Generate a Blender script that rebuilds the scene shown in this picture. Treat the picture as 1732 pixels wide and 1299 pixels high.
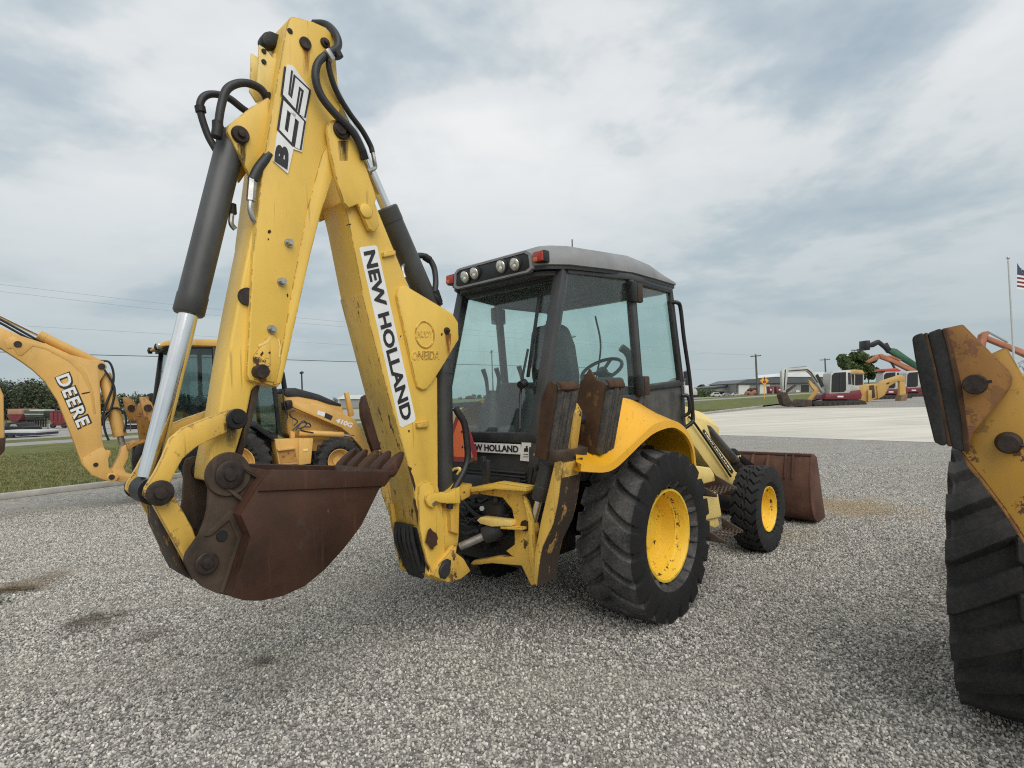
import bpy, bmesh, math, random
import numpy as np
from mathutils import Vector, Matrix, Quaternion
random.seed(7); rng = np.random.default_rng(7)
SC = bpy.context.scene
COL = SC.collection
for o in list(bpy.data.objects):
    bpy.data.objects.remove(o)

# ------------------------------------------------------------------ camera
FPX, CX, CY, EYE = 950.0, 866.0, 649.5, 1.65
def _basis():
    d1 = np.array([-900 - CX, (669.7 - .039 * (-900 - 866)) - CY, FPX])
    d2 = np.array([2600 - CX, (669.7 - .039 * (2600 - 866)) - CY, FPX])
    n = np.cross(d1, d2); n /= np.linalg.norm(n)
    if n[1] > 0: n = -n
    fw = np.array([0, 0, 1.]) - n * n[2]; fw /= np.linalg.norm(fw)
    r = np.cross(fw, n)
    if r[0] < 0: r = -r
    return r, fw, n
RB, FB, UB = _basis()                       # world axes seen in camera axes (x right, y down, z ahead)
CP = np.array([0, 0, EYE])
def ray(x, y):
    v = np.array([x - CX, y - CY, FPX])
    return np.array([v @ RB, v @ FB, v @ UB])
def cam_vec(v):                             # camera axes -> world
    v = np.array(v, float)
    return Vector((v @ RB, v @ FB, v @ UB))
cam = bpy.data.cameras.new('camera'); cam_o = bpy.data.objects.new('camera', cam); COL.objects.link(cam_o)
X, Y, Z = cam_vec((1, 0, 0)), cam_vec((0, -1, 0)), cam_vec((0, 0, -1))
cam_o.matrix_world = Matrix(((X.x, Y.x, Z.x, 0), (X.y, Y.y, Z.y, 0), (X.z, Y.z, Z.z, EYE), (0, 0, 0, 1)))
cam.sensor_fit = 'HORIZONTAL'; cam.sensor_width = 36; cam.lens = 36 * FPX / 1732
cam.clip_start = .05; cam.clip_end = 5000
SC.camera = cam_o

# ------------------------------------------------------------------ light
SUN_EL, SUN_AZ = math.radians(48), math.radians(158)     # azimuth clockwise from +Y
w = bpy.data.worlds.new('World'); SC.world = w; w.use_nodes = True
nt = w.node_tree; nt.nodes.clear()
def N(nt, t, **k):
    n = nt.nodes.new(t)
    for a, v in k.items():
        if a == 'inp':
            for i, x in v.items(): n.inputs[i].default_value = x
        else: setattr(n, a, v)
    return n
out = N(nt, 'ShaderNodeOutputWorld')
sky = N(nt, 'ShaderNodeTexSky', sky_type='NISHITA', sun_disc=False, sun_elevation=SUN_EL, sun_rotation=SUN_AZ, air_density=1.2, dust_density=2.0)
bg1 = N(nt, 'ShaderNodeBackground', inp={1: .05}); nt.links.new(sky.outputs[0], bg1.inputs[0])
tc = N(nt, 'ShaderNodeTexCoord'); sx = N(nt, 'ShaderNodeSeparateXYZ'); nt.links.new(tc.outputs['Generated'], sx.inputs[0])
def M_(nt, op, a, b=None, c=None):
    n = N(nt, 'ShaderNodeMath', operation=op)
    for i, x in enumerate((a, b, c)):
        if x is None: continue
        if isinstance(x, (int, float)): n.inputs[i].default_value = x
        else: nt.links.new(x, n.inputs[i])
    return n.outputs[0]
zz = M_(nt, 'ADD', M_(nt, 'MAXIMUM', sx.outputs[2], 0.0), .16)
cx_ = M_(nt, 'DIVIDE', sx.outputs[0], zz); cy_ = M_(nt, 'DIVIDE', sx.outputs[1], zz)
cv = N(nt, 'ShaderNodeCombineXYZ'); nt.links.new(cx_, cv.inputs[0]); nt.links.new(cy_, cv.inputs[1]); cv.inputs[2].default_value = 47.5
def noise(nt, vec, scale, detail=6, rough=.55, dist=0., lac=2.0):
    n = N(nt, 'ShaderNodeTexNoise', inp={'Scale': scale, 'Detail': detail, 'Roughness': rough, 'Distortion': dist, 'Lacunarity': lac})
    if vec is not None: nt.links.new(vec, n.inputs['Vector'])
    return n.outputs['Fac']
def ramp(nt, fac, stops):
    n = N(nt, 'ShaderNodeValToRGB'); cr = n.color_ramp
    while len(cr.elements) < len(stops): cr.elements.new(.5)
    for e, (p, c) in zip(cr.elements, stops):
        e.position = p; e.color = c if len(c) == 4 else (*c, 1)
    nt.links.new(fac, n.inputs[0]); return n.outputs[0]
n1 = noise(nt, cv.outputs[0], .72, 6, .52, .3)
n2 = noise(nt, cv.outputs[0], 2.6, 7, .58, .1)
nn = M_(nt, 'ADD', M_(nt, 'MULTIPLY', n1, .75), M_(nt, 'MULTIPLY', n2, .25))
cc = ramp(nt, nn, [(.40, (.27, .333, .382)), (.452, (.345, .397, .435)), (.482, (.43, .470, .490)), (.51, (.528, .546, .553)), (.60, (.61, .617, .617))])
hz = N(nt, 'ShaderNodeMix', data_type='RGBA'); hz.inputs[7].default_value = (.296, .352, .376, 1)
mr = N(nt, 'ShaderNodeMapRange', inp={1: .05, 2: .42, 3: .92, 4: 0.}); nt.links.new(sx.outputs[2], mr.inputs[0])
nt.links.new(mr.outputs[0], hz.inputs[0]); nt.links.new(cc, hz.inputs[6])
bg2 = N(nt, 'ShaderNodeBackground', inp={1: 1.0}); nt.links.new(hz.outputs[2], bg2.inputs[0])
mx = N(nt, 'ShaderNodeMixShader', inp={0: .9}); nt.links.new(bg1.outputs[0], mx.inputs[1]); nt.links.new(bg2.outputs[0], mx.inputs[2])
nt.links.new(mx.outputs[0], out.inputs[0])
sl = bpy.data.lights.new('sun', 'SUN'); sl.energy = 1.4; sl.angle = math.radians(55); sl.color = (1, .96, .9)
so = bpy.data.objects.new('sun', sl); COL.objects.link(so)
sd = Vector((math.sin(SUN_AZ) * math.cos(SUN_EL), math.cos(SUN_AZ) * math.cos(SUN_EL), math.sin(SUN_EL)))
so.rotation_euler = sd.to_track_quat('Z', 'Y').to_euler(); so.location = sd * 60
SC.view_settings.view_transform = 'Standard'; SC.view_settings.look = 'None'
SC.view_settings.exposure = 0.62; SC.view_settings.gamma = 1; SC.view_settings.use_curve_mapping = False
SC.render.engine = 'CYCLES'; SC.cycles.use_denoising = False; SC.cycles.filter_width = 1.15; SC.cycles.max_bounces = 8; SC.cycles.transparent_max_bounces = 24

# ------------------------------------------------------------------ helpers: frames
class Frame:
    """a machine's own axes: a ahead, l to its left, z up"""
    def __init__(s, o, heading):
        h = math.radians(heading); s.h = h
        s.o = np.array([o[0], o[1], 0.]); s.f = np.array([math.sin(h), math.cos(h), 0]); s.l = np.array([-s.f[1], s.f[0], 0])
    def loc(s, p):
        q = np.asarray(p) - s.o; return (q @ s.f, q @ s.l, q[2])
    def L(s, x, y, l):
        d = ray(x, y); t = (l - (CP - s.o) @ s.l) / (d @ s.l); return s.loc(CP + t * d)
    def A(s, x, y, a):
        d = ray(x, y); t = (a - (CP - s.o) @ s.f) / (d @ s.f); return s.loc(CP + t * d)
    def Zp(s, x, y, z=0.):
        d = ray(x, y); t = (z - EYE) / d[2]; return s.loc(CP + t * d)
    def root(s, name, label, cat, group=None):
        e = bpy.data.objects.new(name, None); COL.objects.link(e); e.empty_display_size = .3
        e.location = s.o; e.rotation_euler = (0, 0, math.pi / 2 - s.h)
        return tag(e, label, cat, group)
def tag(o, label=None, cat=None, group=None, kind=None):
    if label: o['label'] = label
    if cat: o['category'] = cat
    if group: o['group'] = group
    if kind: o['kind'] = kind
    return o
def W(x, y, D):                              # a point of the place, D metres ahead of the eye
    d = ray(x, y); return CP + d * (D / d[1])
def GND(x, y, z=0.):
    d = ray(x, y); return CP + d * ((z - EYE) / d[2])

# ------------------------------------------------------------------ helpers: geometry
def V(p): return np.asarray(p, float)
def unit(v): v = V(v); return v / (np.linalg.norm(v) + 1e-12)
def perp(d):
    d = unit(d); u = np.cross(d, (0, 0, 1)) if abs(d[2]) < .9 else np.cross(d, (1, 0, 0))
    u = unit(u); return u, np.cross(d, u)
def spline(pts, k=6):
    P = [V(p) for p in pts]
    if len(P) < 3: return P
    P = [2 * P[0] - P[1]] + P + [2 * P[-1] - P[-2]]; o = []
    for i in range(1, len(P) - 2):
        for j in range(k):
            t = j / k; a, b, c, d = P[i - 1:i + 3]
            o.append(.5 * ((2 * b) + (-a + c) * t + (2 * a - 5 * b + 4 * c - d) * t * t + (-a + 3 * b - 3 * c + d) * t ** 3))
    return o + [P[-2]]
class G:
    def __init__(s): s.v = []; s.f = []
    def add(s, vs, fs):
        b = len(s.v); s.v += [tuple(map(float, p)) for p in vs]; s.f += [tuple(i + b for i in f) for f in fs]; return s
    def prism(s, pts, vec):
        n = len(pts); vec = V(vec); P = [V(p) for p in pts]
        return s.add(P + [p + vec for p in P], [tuple(range(n))[::-1], tuple(range(n, 2 * n))] + [(i, (i + 1) % n, n + (i + 1) % n, n + i) for i in range(n)])
    def loft(s, rings, closed=True, caps=True):
        n = len(rings[0]); vs = [p for r in rings for p in r]; fs = []
        for k in range(len(rings) - 1):
            for i in range(n if closed else n - 1):
                j = (i + 1) % n; fs.append((k * n + i, k * n + j, (k + 1) * n + j, (k + 1) * n + i))
        if caps and closed: fs += [tuple(range(n))[::-1], tuple(range(len(vs) - n, len(vs)))]
        return s.add(vs, fs)
    def cyl(s, p0, p1, r0, r1=None, n=20):
        r1 = r0 if r1 is None else r1; p0, p1 = V(p0), V(p1); u, v = perp(p1 - p0)
        c = [(math.cos(2 * math.pi * i / n), math.sin(2 * math.pi * i / n)) for i in range(n)]
        return s.loft([[p0 + r0 * (a * u + b * v) for a, b in c], [p1 + r1 * (a * u + b * v) for a, b in c]])
    def lathe(s, prof, o, axis, n=32):           # prof: (radius, height along axis); ends closed when radius is small
        o, axis = V(o), unit(axis); u, v = perp(axis)
        c = [(math.cos(2 * math.pi * i / n), math.sin(2 * math.pi * i / n)) for i in range(n)]
        return s.loft([[o + axis * h + max(r, 1e-4) * (a * u + b * v) for a, b in c] for r, h in prof])
    def tube(s, pts, r, n=8, k=6, smooth=True):
        P = spline(pts, k) if smooth else [V(p) for p in pts]
        u, v = perp(P[1] - P[0]); rings = []
        for i, p in enumerate(P):
            d = unit(P[min(i + 1, len(P) - 1)] - P[max(i - 1, 0)])
            u = unit(u - d * (u @ d)); v = np.cross(d, u); rr = r[0] + (r[1] - r[0]) * i / (len(P) - 1) if isinstance(r, tuple) else r
            rings.append([p + rr * (math.cos(2 * math.pi * j / n) * u + math.sin(2 * math.pi * j / n) * v) for j in range(n)])
        return s.loft(rings)
    def box(s, c, size, ax=None):
        c = V(c); ax = [V(a) for a in ax] if ax is not None else list(np.eye(3)); h = V(size) / 2
        q = [c + sx * h[0] * ax[0] + sy * h[1] * ax[1] - h[2] * ax[2] for sx, sy in ((-1, -1), (1, -1), (1, 1), (-1, 1))]
        return s.prism(q, 2 * h[2] * ax[2])
    def bar(s, p0, p1, w, d, side=(0, 1, 0)):      # rectangular section w along side, d across
        p0, p1 = V(p0), V(p1); ax = unit(p1 - p0); sd_ = V(side) - ax * (V(side) @ ax); sd_ = unit(sd_); t = np.cross(ax, sd_)
        q = lambda p: [p + a * w / 2 * sd_ + b * d / 2 * t for a, b in ((-1, -1), (1, -1), (1, 1), (-1, 1))]
        return s.loft([q(p0), q(p1)])
    def obj(s, name, mat, parent=None, bevel=0, seg=2, sharp=38, label=None, kind=None):
        me = bpy.data.meshes.new(name); me.from_pydata(s.v, [], s.f)
        bm = bmesh.new(); bm.from_mesh(me)
        bmesh.ops.recalc_face_normals(bm, faces=bm.faces)
        if bevel:
            es = [e for e in bm.edges if len(e.link_faces) == 2 and e.calc_face_angle(0) > .5]
            if es: bmesh.ops.bevel(bm, geom=es, offset=bevel, segments=seg, affect='EDGES', clamp_overlap=True, profile=.5)
        bm.to_mesh(me); bm.free()
        me.polygons.foreach_set('use_smooth', [True] * len(me.polygons)); me.set_sharp_from_angle(angle=math.radians(sharp))
        me.materials.append(mat)
        o = bpy.data.objects.new(name, me); COL.objects.link(o)
        if parent is not None: o.parent = parent
        if label: o['label'] = label
        if kind: o['kind'] = kind
        return o
def raw(name, verts, faces, mat, parent=None, sharp=None):
    me = bpy.data.meshes.new(name); me.from_pydata([tuple(v) for v in verts], [], faces); me.update()
    me.polygons.foreach_set('use_smooth', [True] * len(me.polygons))
    if sharp: me.set_sharp_from_angle(angle=math.radians(sharp))
    me.materials.append(mat); o = bpy.data.objects.new(name, me); COL.objects.link(o)
    if parent is not None: o.parent = parent
    return o
def plateL(F, name, px, l0, l1, mat, parent, bevel=.004, **k):     # a plate lying in a lengthwise plane l0..l1
    return G().prism([F.L(x, y, l0) for x, y in px], (0, l1 - l0, 0)).obj(name, mat, parent, bevel, **k)
def plateA(F, name, px, a0, a1, mat, parent, bevel=.004, **k):     # a plate lying in a crosswise plane a0..a1
    return G().prism([F.A(x, y, a0) for x, y in px], (a1 - a0, 0, 0)).obj(name, mat, parent, bevel, **k)
_fc = {}
def letters(name, txt, mat, parent, p00, p10, p01, bold=.02, thick=.0015, nrm=None, space=1.0):
    """flat lettering that fills the parallelogram p00 (start of the foot line), p10 (end of it), p01 (start of the head line)"""
    key = (txt, bold, space)
    if key not in _fc:
        cu = bpy.data.curves.new('t', 'FONT'); cu.body = txt; cu.offset = bold; cu.extrude = .5; cu.space_character = space; cu.resolution_u = 3
        ob = bpy.data.objects.new('t', cu); COL.objects.link(ob); bpy.context.view_layer.update()
        me = bpy.data.meshes.new_from_object(ob.evaluated_get(bpy.context.evaluated_depsgraph_get()))
        vs = np.array([v.co[:] for v in me.vertices]); fs = [tuple(p.vertices) for p in me.polygons]
        bpy.data.objects.remove(ob); bpy.data.curves.remove(cu); bpy.data.meshes.remove(me)
        mn, mxx = vs.min(0), vs.max(0); vs = (vs - mn) / (mxx - mn); _fc[key] = (vs, fs)
    vs, fs = _fc[key]; p00, p10, p01 = V(p00), V(p10), V(p01)
    n = unit(np.cross(p10 - p00, p01 - p00)) if nrm is None else unit(nrm)
    me = [p00 + v[0] * (p10 - p00) + v[1] * (p01 - p00) + n * (v[2] - .5) * thick * 2 for v in vs]
    o = raw(name, me, fs, mat, parent, 30); return o

# ------------------------------------------------------------------ materials
def new_mat(name):
    m = bpy.data.materials.new(name); m.use_nodes = True; nt = m.node_tree
    return m, nt, nt.nodes['Principled BSDF']
def mixc(nt, fac, a, b):
    n = N(nt, 'ShaderNodeMix', data_type='RGBA')
    for i, x in ((0, fac), (6, a), (7, b)):
        if isinstance(x, (tuple, list)): n.inputs[i].default_value = x if len(x) == 4 else (*x, 1)
        elif isinstance(x, (int, float)): n.inputs[i].default_value = x
        else: nt.links.new(x, n.inputs[i])
    return n.outputs[2]
def objco(nt, sc=(1, 1, 1)):
    t = N(nt, 'ShaderNodeTexCoord'); m = N(nt, 'ShaderNodeMapping'); m.inputs['Scale'].default_value = sc
    nt.links.new(t.outputs['Object'], m.inputs[0]); return m.outputs[0]
def thr(nt, fac, lo, hi):
    n = N(nt, 'ShaderNodeMapRange', inp={1: lo, 2: hi}); n.clamp = True; nt.links.new(fac, n.inputs[0]); return n.outputs[0]
def bump(nt, bs, h, strength=.3, dist=.01):
    b = N(nt, 'ShaderNodeBump', inp={'Strength': strength, 'Distance': dist}); nt.links.new(h, b.inputs['Height']); nt.links.new(b.outputs[0], bs.inputs['Normal'])
def plain(name, col, rough=.6, metal=0., var=.15, scale=6, bmp=.0, spec=.5, noise_stretch=(1, 1, 1)):
    m, nt, b = new_mat(name); co = objco(nt, noise_stretch); n = noise(nt, co, scale, 6, .6)
    d = tuple(max(0, c * (1 - var * 1.6)) for c in col); l = tuple(min(1, c * (1 + var)) for c in col)
    nt.links.new(ramp(nt, n, [(.3, d), (.7, l)]), b.inputs['Base Color'])
    b.inputs['Roughness'].default_value = rough; b.inputs['Metallic'].default_value = metal; b.inputs['Specular IOR Level'].default_value = spec
    if bmp: bump(nt, b, noise(nt, co, scale * 8, 5, .6), bmp, .004)
    return m
def paint(name, col, wear=.0, stretch=(1, 1, 1), scuff=.35, rust=(.055, .026, .014), rough=.38, grime=.25, edge=.5, dirt=(.16, .12, .07), scale=1.0, streak=0.):
    """old machine paint: faded tone, dust film, chips and rust showing at edges and in patches"""
    m, nt, b = new_mat(name); co = objco(nt)
    big = noise(nt, co, 1.3 * scale, 4, .55)
    c0 = ramp(nt, big, [(.3, tuple(c * .86 for c in col)), (.7, tuple(min(1, c * 1.06) for c in col))])
    film = thr(nt, noise(nt, objco(nt, (1, 1, .35)), 3.2 * scale, 8, .65), .45, .8)
    c1 = mixc(nt, M_(nt, 'MULTIPLY', film, grime), c0, dirt)
    if streak:
        st = thr(nt, noise(nt, objco(nt, (7, 7, .55)), 2.4 * scale, 7, .7), .56, .72)
        c1 = mixc(nt, M_(nt, 'MULTIPLY', st, streak), c1, tuple(.5 * x + .25 * y for x, y in zip(rust, dirt)))
    # long dry scratches in two directions
    for rot in (.5, -1.1):
        t_ = N(nt, 'ShaderNodeMapping'); t_.inputs['Rotation'].default_value = (.2, rot, .6 * rot); t_.inputs['Scale'].default_value = (26, 26, .9); nt.links.new(co, t_.inputs[0])
        sc_ = M_(nt, 'MULTIPLY', thr(nt, noise(nt, t_.outputs[0], 1.6, 3, .5), .66, .70), thr(nt, noise(nt, co, 2.7, 3, .5), .5, .62))
        c1 = mixc(nt, M_(nt, 'MULTIPLY', sc_, scuff), c1, tuple(.35 * x + .12 * y for x, y in zip(rust, col)))
    spot = thr(nt, noise(nt, co, 60, 2, .5), .74, .77)
    c1 = mixc(nt, M_(nt, 'MULTIPLY', spot, .3 if edge else .08), c1, rust)
    chips = thr(nt, noise(nt, objco(nt, stretch), 11 * scale, 9, .72), .665 - wear * .2, .685 - wear * .2)
    patch = thr(nt, noise(nt, co, 2.1 * scale, 5, .6), .56 - wear * .22, .62 - wear * .1)
    mask = M_(nt, 'MULTIPLY', chips, M_(nt, 'ADD', M_(nt, 'MULTIPLY', patch, .95), .05 if wear < .2 else .5)); 
    if edge:
        bv = N(nt, 'ShaderNodeBevel', samples=4, inp={0: .011}); ge = N(nt, 'ShaderNodeNewGeometry')
        dp = N(nt, 'ShaderNodeVectorMath', operation='DOT_PRODUCT'); nt.links.new(bv.outputs[0], dp.inputs[0]); nt.links.new(ge.outputs['Normal'], dp.inputs[1])
        ed = thr(nt, dp.outputs['Value'], .985, .90)
        en = thr(nt, noise(nt, co, 16 * scale, 8, .7), .62 - edge * .2, .66 - edge * .2)
        mask = M_(nt, 'MAXIMUM', mask, M_(nt, 'MULTIPLY', ed, en))
    rc = ramp(nt, noise(nt, co, 22, 5, .6), [(.3, tuple(r * .5 for r in rust)), (.7, tuple(r * 1.7 for r in rust))])
    nt.links.new(mixc(nt, mask, c1, rc), b.inputs['Base Color'])
    rr = N(nt, 'ShaderNodeMapRange', inp={3: rough, 4: .85}); nt.links.new(M_(nt, 'MAXIMUM', mask, M_(nt, 'MULTIPLY', film, .4)), rr.inputs[0]); nt.links.new(rr.outputs[0], b.inputs['Roughness'])
    h = M_(nt, 'SUBTRACT', M_(nt, 'MULTIPLY', noise(nt, co, 2.5, 3, .5), .6), M_(nt, 'MULTIPLY', mask, .35))
    bump(nt, b, h, .25, .006)
    return m
def glass(name, tint, refl=.1):
    m, nt, b = new_mat(name); nt.nodes.remove(b); o = nt.nodes['Material Output']
    t = N(nt, 'ShaderNodeBsdfTransparent'); t.inputs[0].default_value = (*tint, 1)
    g = N(nt, 'ShaderNodeBsdfGlossy'); g.inputs[0].default_value = (1, 1, 1, 1); g.inputs['Roughness'].default_value = .03
    d = N(nt, 'ShaderNodeBsdfDiffuse'); d.inputs[0].default_value = (.30, .29, .26, 1)
    lw = N(nt, 'ShaderNodeLayerWeight', inp={0: .5}); f2 = M_(nt, 'ADD', M_(nt, 'MULTIPLY', M_(nt, 'POWER', lw.outputs['Facing'], 4.0), .6), refl * .3)
    dust = M_(nt, 'MULTIPLY', thr(nt, noise(nt, objco(nt), 3.5, 8, .65), .4, .8), .05)
    m0 = N(nt, 'ShaderNodeMixShader'); nt.links.new(dust, m0.inputs[0]); nt.links.new(t.outputs[0], m0.inputs[1]); nt.links.new(d.outputs[0], m0.inputs[2])
    m1 = N(nt, 'ShaderNodeMixShader'); nt.links.new(f2, m1.inputs[0]); nt.links.new(m0.outputs[0], m1.inputs[1]); nt.links.new(g.outputs[0], m1.inputs[2])
    nt.links.new(m1.outputs[0], o.inputs[0]); return m
def rusty(name, a, b_, rough=.8, scale=3., spots=None):
    m, nt, b = new_mat(name); co = objco(nt)
    n = noise(nt, co, scale, 9, .66); c = ramp(nt, n, [(.28, a), (.5, tuple((x + y) / 2 for x, y in zip(a, b_))), (.72, b_)])
    lg_ = thr(nt, noise(nt, objco(nt, (9, 9, .5)), 3, 6, .7), .58, .72); c = mixc(nt, M_(nt, 'MULTIPLY', lg_, .35), c, tuple(min(1, x * 2.0 + .012) for x in b_)); sc_ = thr(nt, noise(nt, objco(nt, (1, 1, 6)), 5, 6, .7), .6, .75); c = mixc(nt, M_(nt, 'MULTIPLY', sc_, .3), c, tuple(x * .45 for x in a))
    if spots:
        c = mixc(nt, thr(nt, noise(nt, co, scale * 1.7, 7, .7), .60, .66), c, spots)
    nt.links.new(c, b.inputs['Base Color']); b.inputs['Roughness'].default_value = rough; b.inputs['Specular IOR Level'].default_value = .35
    bump(nt, b, noise(nt, co, 28, 8, .7), .45, .004); return m
def rubber(name, base=.022, dust=.35, dcol=(.12, .11, .095), scale=7):
    m, nt, b = new_mat(name); co = objco(nt)
    n = thr(nt, noise(nt, co, scale, 9, .7), .42, .75); f = thr(nt, noise(nt, co, 60, 6, .7), .45, .7)
    k = M_(nt, 'MULTIPLY', M_(nt, 'ADD', M_(nt, 'MULTIPLY', n, .65), M_(nt, 'MULTIPLY', f, .35)), dust)
    nt.links.new(mixc(nt, k, (base, base, base * 1.05), dcol), b.inputs['Base Color']); b.inputs['Roughness'].default_value = .78; b.inputs['Specular IOR Level'].default_value = .35
    bump(nt, b, noise(nt, co, 45, 8, .7), .35, .005); return m

YEL = paint('yellow boom paint', (.82, .53, .095), wear=.06, grime=.18, edge=.85, streak=.05)
YELW = paint('worn yellow paint', (.74, .46, .085), wear=.46, grime=.5, edge=1.0, streak=.25)
YELS = paint('scraped yellow paint', (.72, .46, .085), wear=.42, stretch=(1.6, 1.6, .28), grime=.6, edge=.9, streak=.5, scuff=.6)
LEGW = paint('blackened leg paint', (.045, .030, .020), wear=.45, rust=(.34, .20, .05), grime=.5, edge=.4, dirt=(.07, .045, .03), rough=.7, scuff=.1, stretch=(1, 1, .4))
YELF = paint('fender yellow', (.82, .41, .017), wear=-.35, grime=.06, edge=.0, rough=.30)
YELP = paint('pale yellow paint', (.88, .66, .22), wear=.1, grime=.2, edge=.4)
YELR = paint('rim yellow', (.90, .58, .05), wear=.22, grime=.12, edge=.5, rust=(.06, .025, .012))
DEE = paint('amber machine paint', (.72, .42, .115), wear=.0, grime=.3, edge=.3, rough=.45)
DEEW = paint('worn amber paint', (.50, .25, .06), wear=.55, grime=.5, edge=.9, rust=(.16, .07, .03))
RUSTO = paint('rust orange paint', (.36, .165, .032), wear=.85, grime=.6, edge=1.0, rust=(.15, .065, .03), dirt=(.12, .06, .03), rough=.6)
KYEL = paint('ochre machine paint', (.50, .265, .034), wear=.42, grime=.5, edge=.9, rust=(.09, .04, .02))
BUCK = rusty('rusted bucket steel', (.022, .0105, .006), (.078, .033, .018), .6, 3.0, (.055, .036, .026))
BUCKD = rusty('grimy bucket steel', (.022, .016, .012), (.105, .072, .050), .8, 4.5, (.035, .022, .016))
LBUCK = rusty('loader bucket rust', (.060, .027, .018), (.155, .075, .05), .8, 3., (.09, .06, .05))
PADM = rusty('pad steel', (.035, .018, .011), (.105, .055, .028), .85, 5., (.16, .085, .03))
IRON = plain('black iron', (.018, .017, .017), .5, .3, .3, 20, .2)
CYLG = plain('grey cylinder paint', (.062, .062, .060), .45, 0, .25, 5, .12, .5, (1, 1, .5))
DARKG = plain('dark cab grey', (.050, .051, .053), .5, 0, .2, 4, .08)
CHAR = plain('charcoal panel', (.028, .029, .030), .55, 0, .25, 6, .1)
DOORG = plain('dusty door panel', (.085, .082, .072), .6, 0, .3, 7, .1)
ROOFG = plain('faded roof grey', (.24, .242, .245), .6, 0, .12, 5, .05)
CHROME = plain('chrome rod', (.80, .80, .80), .13, 1., .05, 8)
STEEL = plain('zinc fitting', (.45, .44, .42), .4, .9, .2, 25)
PINM = plain('greasy pin', (.045, .032, .026), .6, .4, .4, 22, .3)
HOSE = plain('rubber hose', (.020, .020, .021), .5, 0, .25, 30, .15)
BLK = plain('black plastic', (.014, .014, .015), .45, 0, .2, 10)
INTR = plain('cab trim grey', (.075, .078, .08), .8, 0, .15, 9)
WHITE = plain('white sticker', (.80, .80, .78), .45, 0, .06, 12)
INK = plain('black print', (.022, .022, .022), .5, 0, .25, 30)
REDL = plain('red lens', (.42, .045, .03), .25, 0, .25, 40)
ORGL = plain('orange sign film', (1.0, .20, .05), .5, 0, .06, 9)
REDB = plain('dark red sign film', (.36, .035, .04), .4, 0, .1, 9)
LENS = plain('lamp lens', (.62, .60, .52), .12, .55, .2, 40)
GLS = glass('green cab glass', (.885, .955, .937), .14)
GLSD = glass('dim cab glass', (.62, .69, .68), .2)
TYRE1 = rubber('worn rear tyre', .034, 1.0, (.185, .177, .163), 5)
TYRE2 = rubber('black front tyre', .016, .35, (.07, .066, .06))
TYRE3 = rubber('dusty tyre', .018, .55, (.11, .10, .085), 4)
WALLR = rubber('smooth black sidewall', .010, .10)
LAM = rubber('laminated rubber', .045, 1.0, (.17, .14, .105), 16)

# ------------------------------------------------------------------ helpers: machine pieces
def smooth(x, e): return np.clip(x / e, 0, 1)
def lug_r4(N_, slope, curve, duty, e=.06):
    def fn(th, v):
        o = np.zeros_like(th)
        for sgn in (1, -1):
            vv = v * sgn; ph = th * N_ / (2 * math.pi) + (.5 if sgn < 0 else 0) + slope * vv + curve * vv * vv
            fr = ph % 1.0
            m = smooth(fr, e) * smooth(duty - fr, e) * smooth(vv + .035, .02)
            o = np.maximum(o, m)
        return o
    return fn
def lug_zig(N_):
    def fn(th, v):
        z = .55 * np.abs(((v * 2.6 + .25) % 1.0) - .5) * 2 + .5 * smooth(v, .015)
        fr = (th * N_ / (2 * math.pi) + z) % 1.0
        m = smooth(fr, .05) * smooth(.84 - fr, .05)
        fr2 = (th * N_ / (2 * math.pi) + .3) % 1.0
        c = np.abs(v - .05 * np.sign(np.sin(th * N_ )))
        m = m * (1 - (1 - smooth(c - .012, .012)) * .8)
        return m
    return fn
def make_tyre(name, c, R, Wd, rr, fn, depth, nth, ntr, mat, parent, wall=None):
    h = R - depth - rr
    half = [(.34, rr - .005), (.40, rr + .10 * h), (.47, rr + .28 * h), (.50, rr + .5 * h), (.495, rr + .70 * h), (.47, rr + .88 * h), (.445, R - depth - .012)]
    tv = np.linspace(.425, -.425, ntr); tr = R - depth - .018 * (tv / .45) ** 2 * (R / .6)
    prof = half + list(zip(tv, tr)) + [(-a, b) for a, b in half[::-1]]
    prof = np.array(prof); ns = len(prof)
    th = np.linspace(0, 2 * math.pi, nth, endpoint=False); T, Vv = np.meshgrid(th, prof[:, 0], indexing='ij')
    Rb = np.broadcast_to(prof[:, 1], T.shape)
    H = fn(T, Vv) * depth
    fade = np.where(np.abs(Vv) > .43, np.clip((.505 - np.abs(Vv)) / .06, 0, 1) * np.clip((Rb - rr - .6 * h) / (.3 * h), 0, 1), 1.0)
    Rt = Rb + H * fade
    Px = c[0] + Rt * np.cos(T); Pz = c[2] + Rt * np.sin(T); Py = c[1] + Vv * Wd + np.sign(Vv) * H * fade * np.where(np.abs(Vv) > .43, .35, 0)
    vs = np.stack([Px, Py, Pz], -1).reshape(-1, 3)
    i = np.arange(nth)[:, None]; j = np.arange(ns - 1)[None]; i2 = (i + 1) % nth
    fs = np.stack([i * ns + j, i2 * ns + j, i2 * ns + j + 1, i * ns + j + 1], -1).reshape(-1, 4).tolist()
    o = raw(name, vs.tolist(), fs, mat, parent, 32)
    if wall is not None:
        o.data.materials.append(wall)
        side = np.broadcast_to((np.abs((prof[:-1, 0] + prof[1:, 0]) / 2) > .445)[None], (nth, ns - 1)).reshape(-1).astype(np.int32)
        o.data.polygons.foreach_set('material_index', side)
    return o
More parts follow.
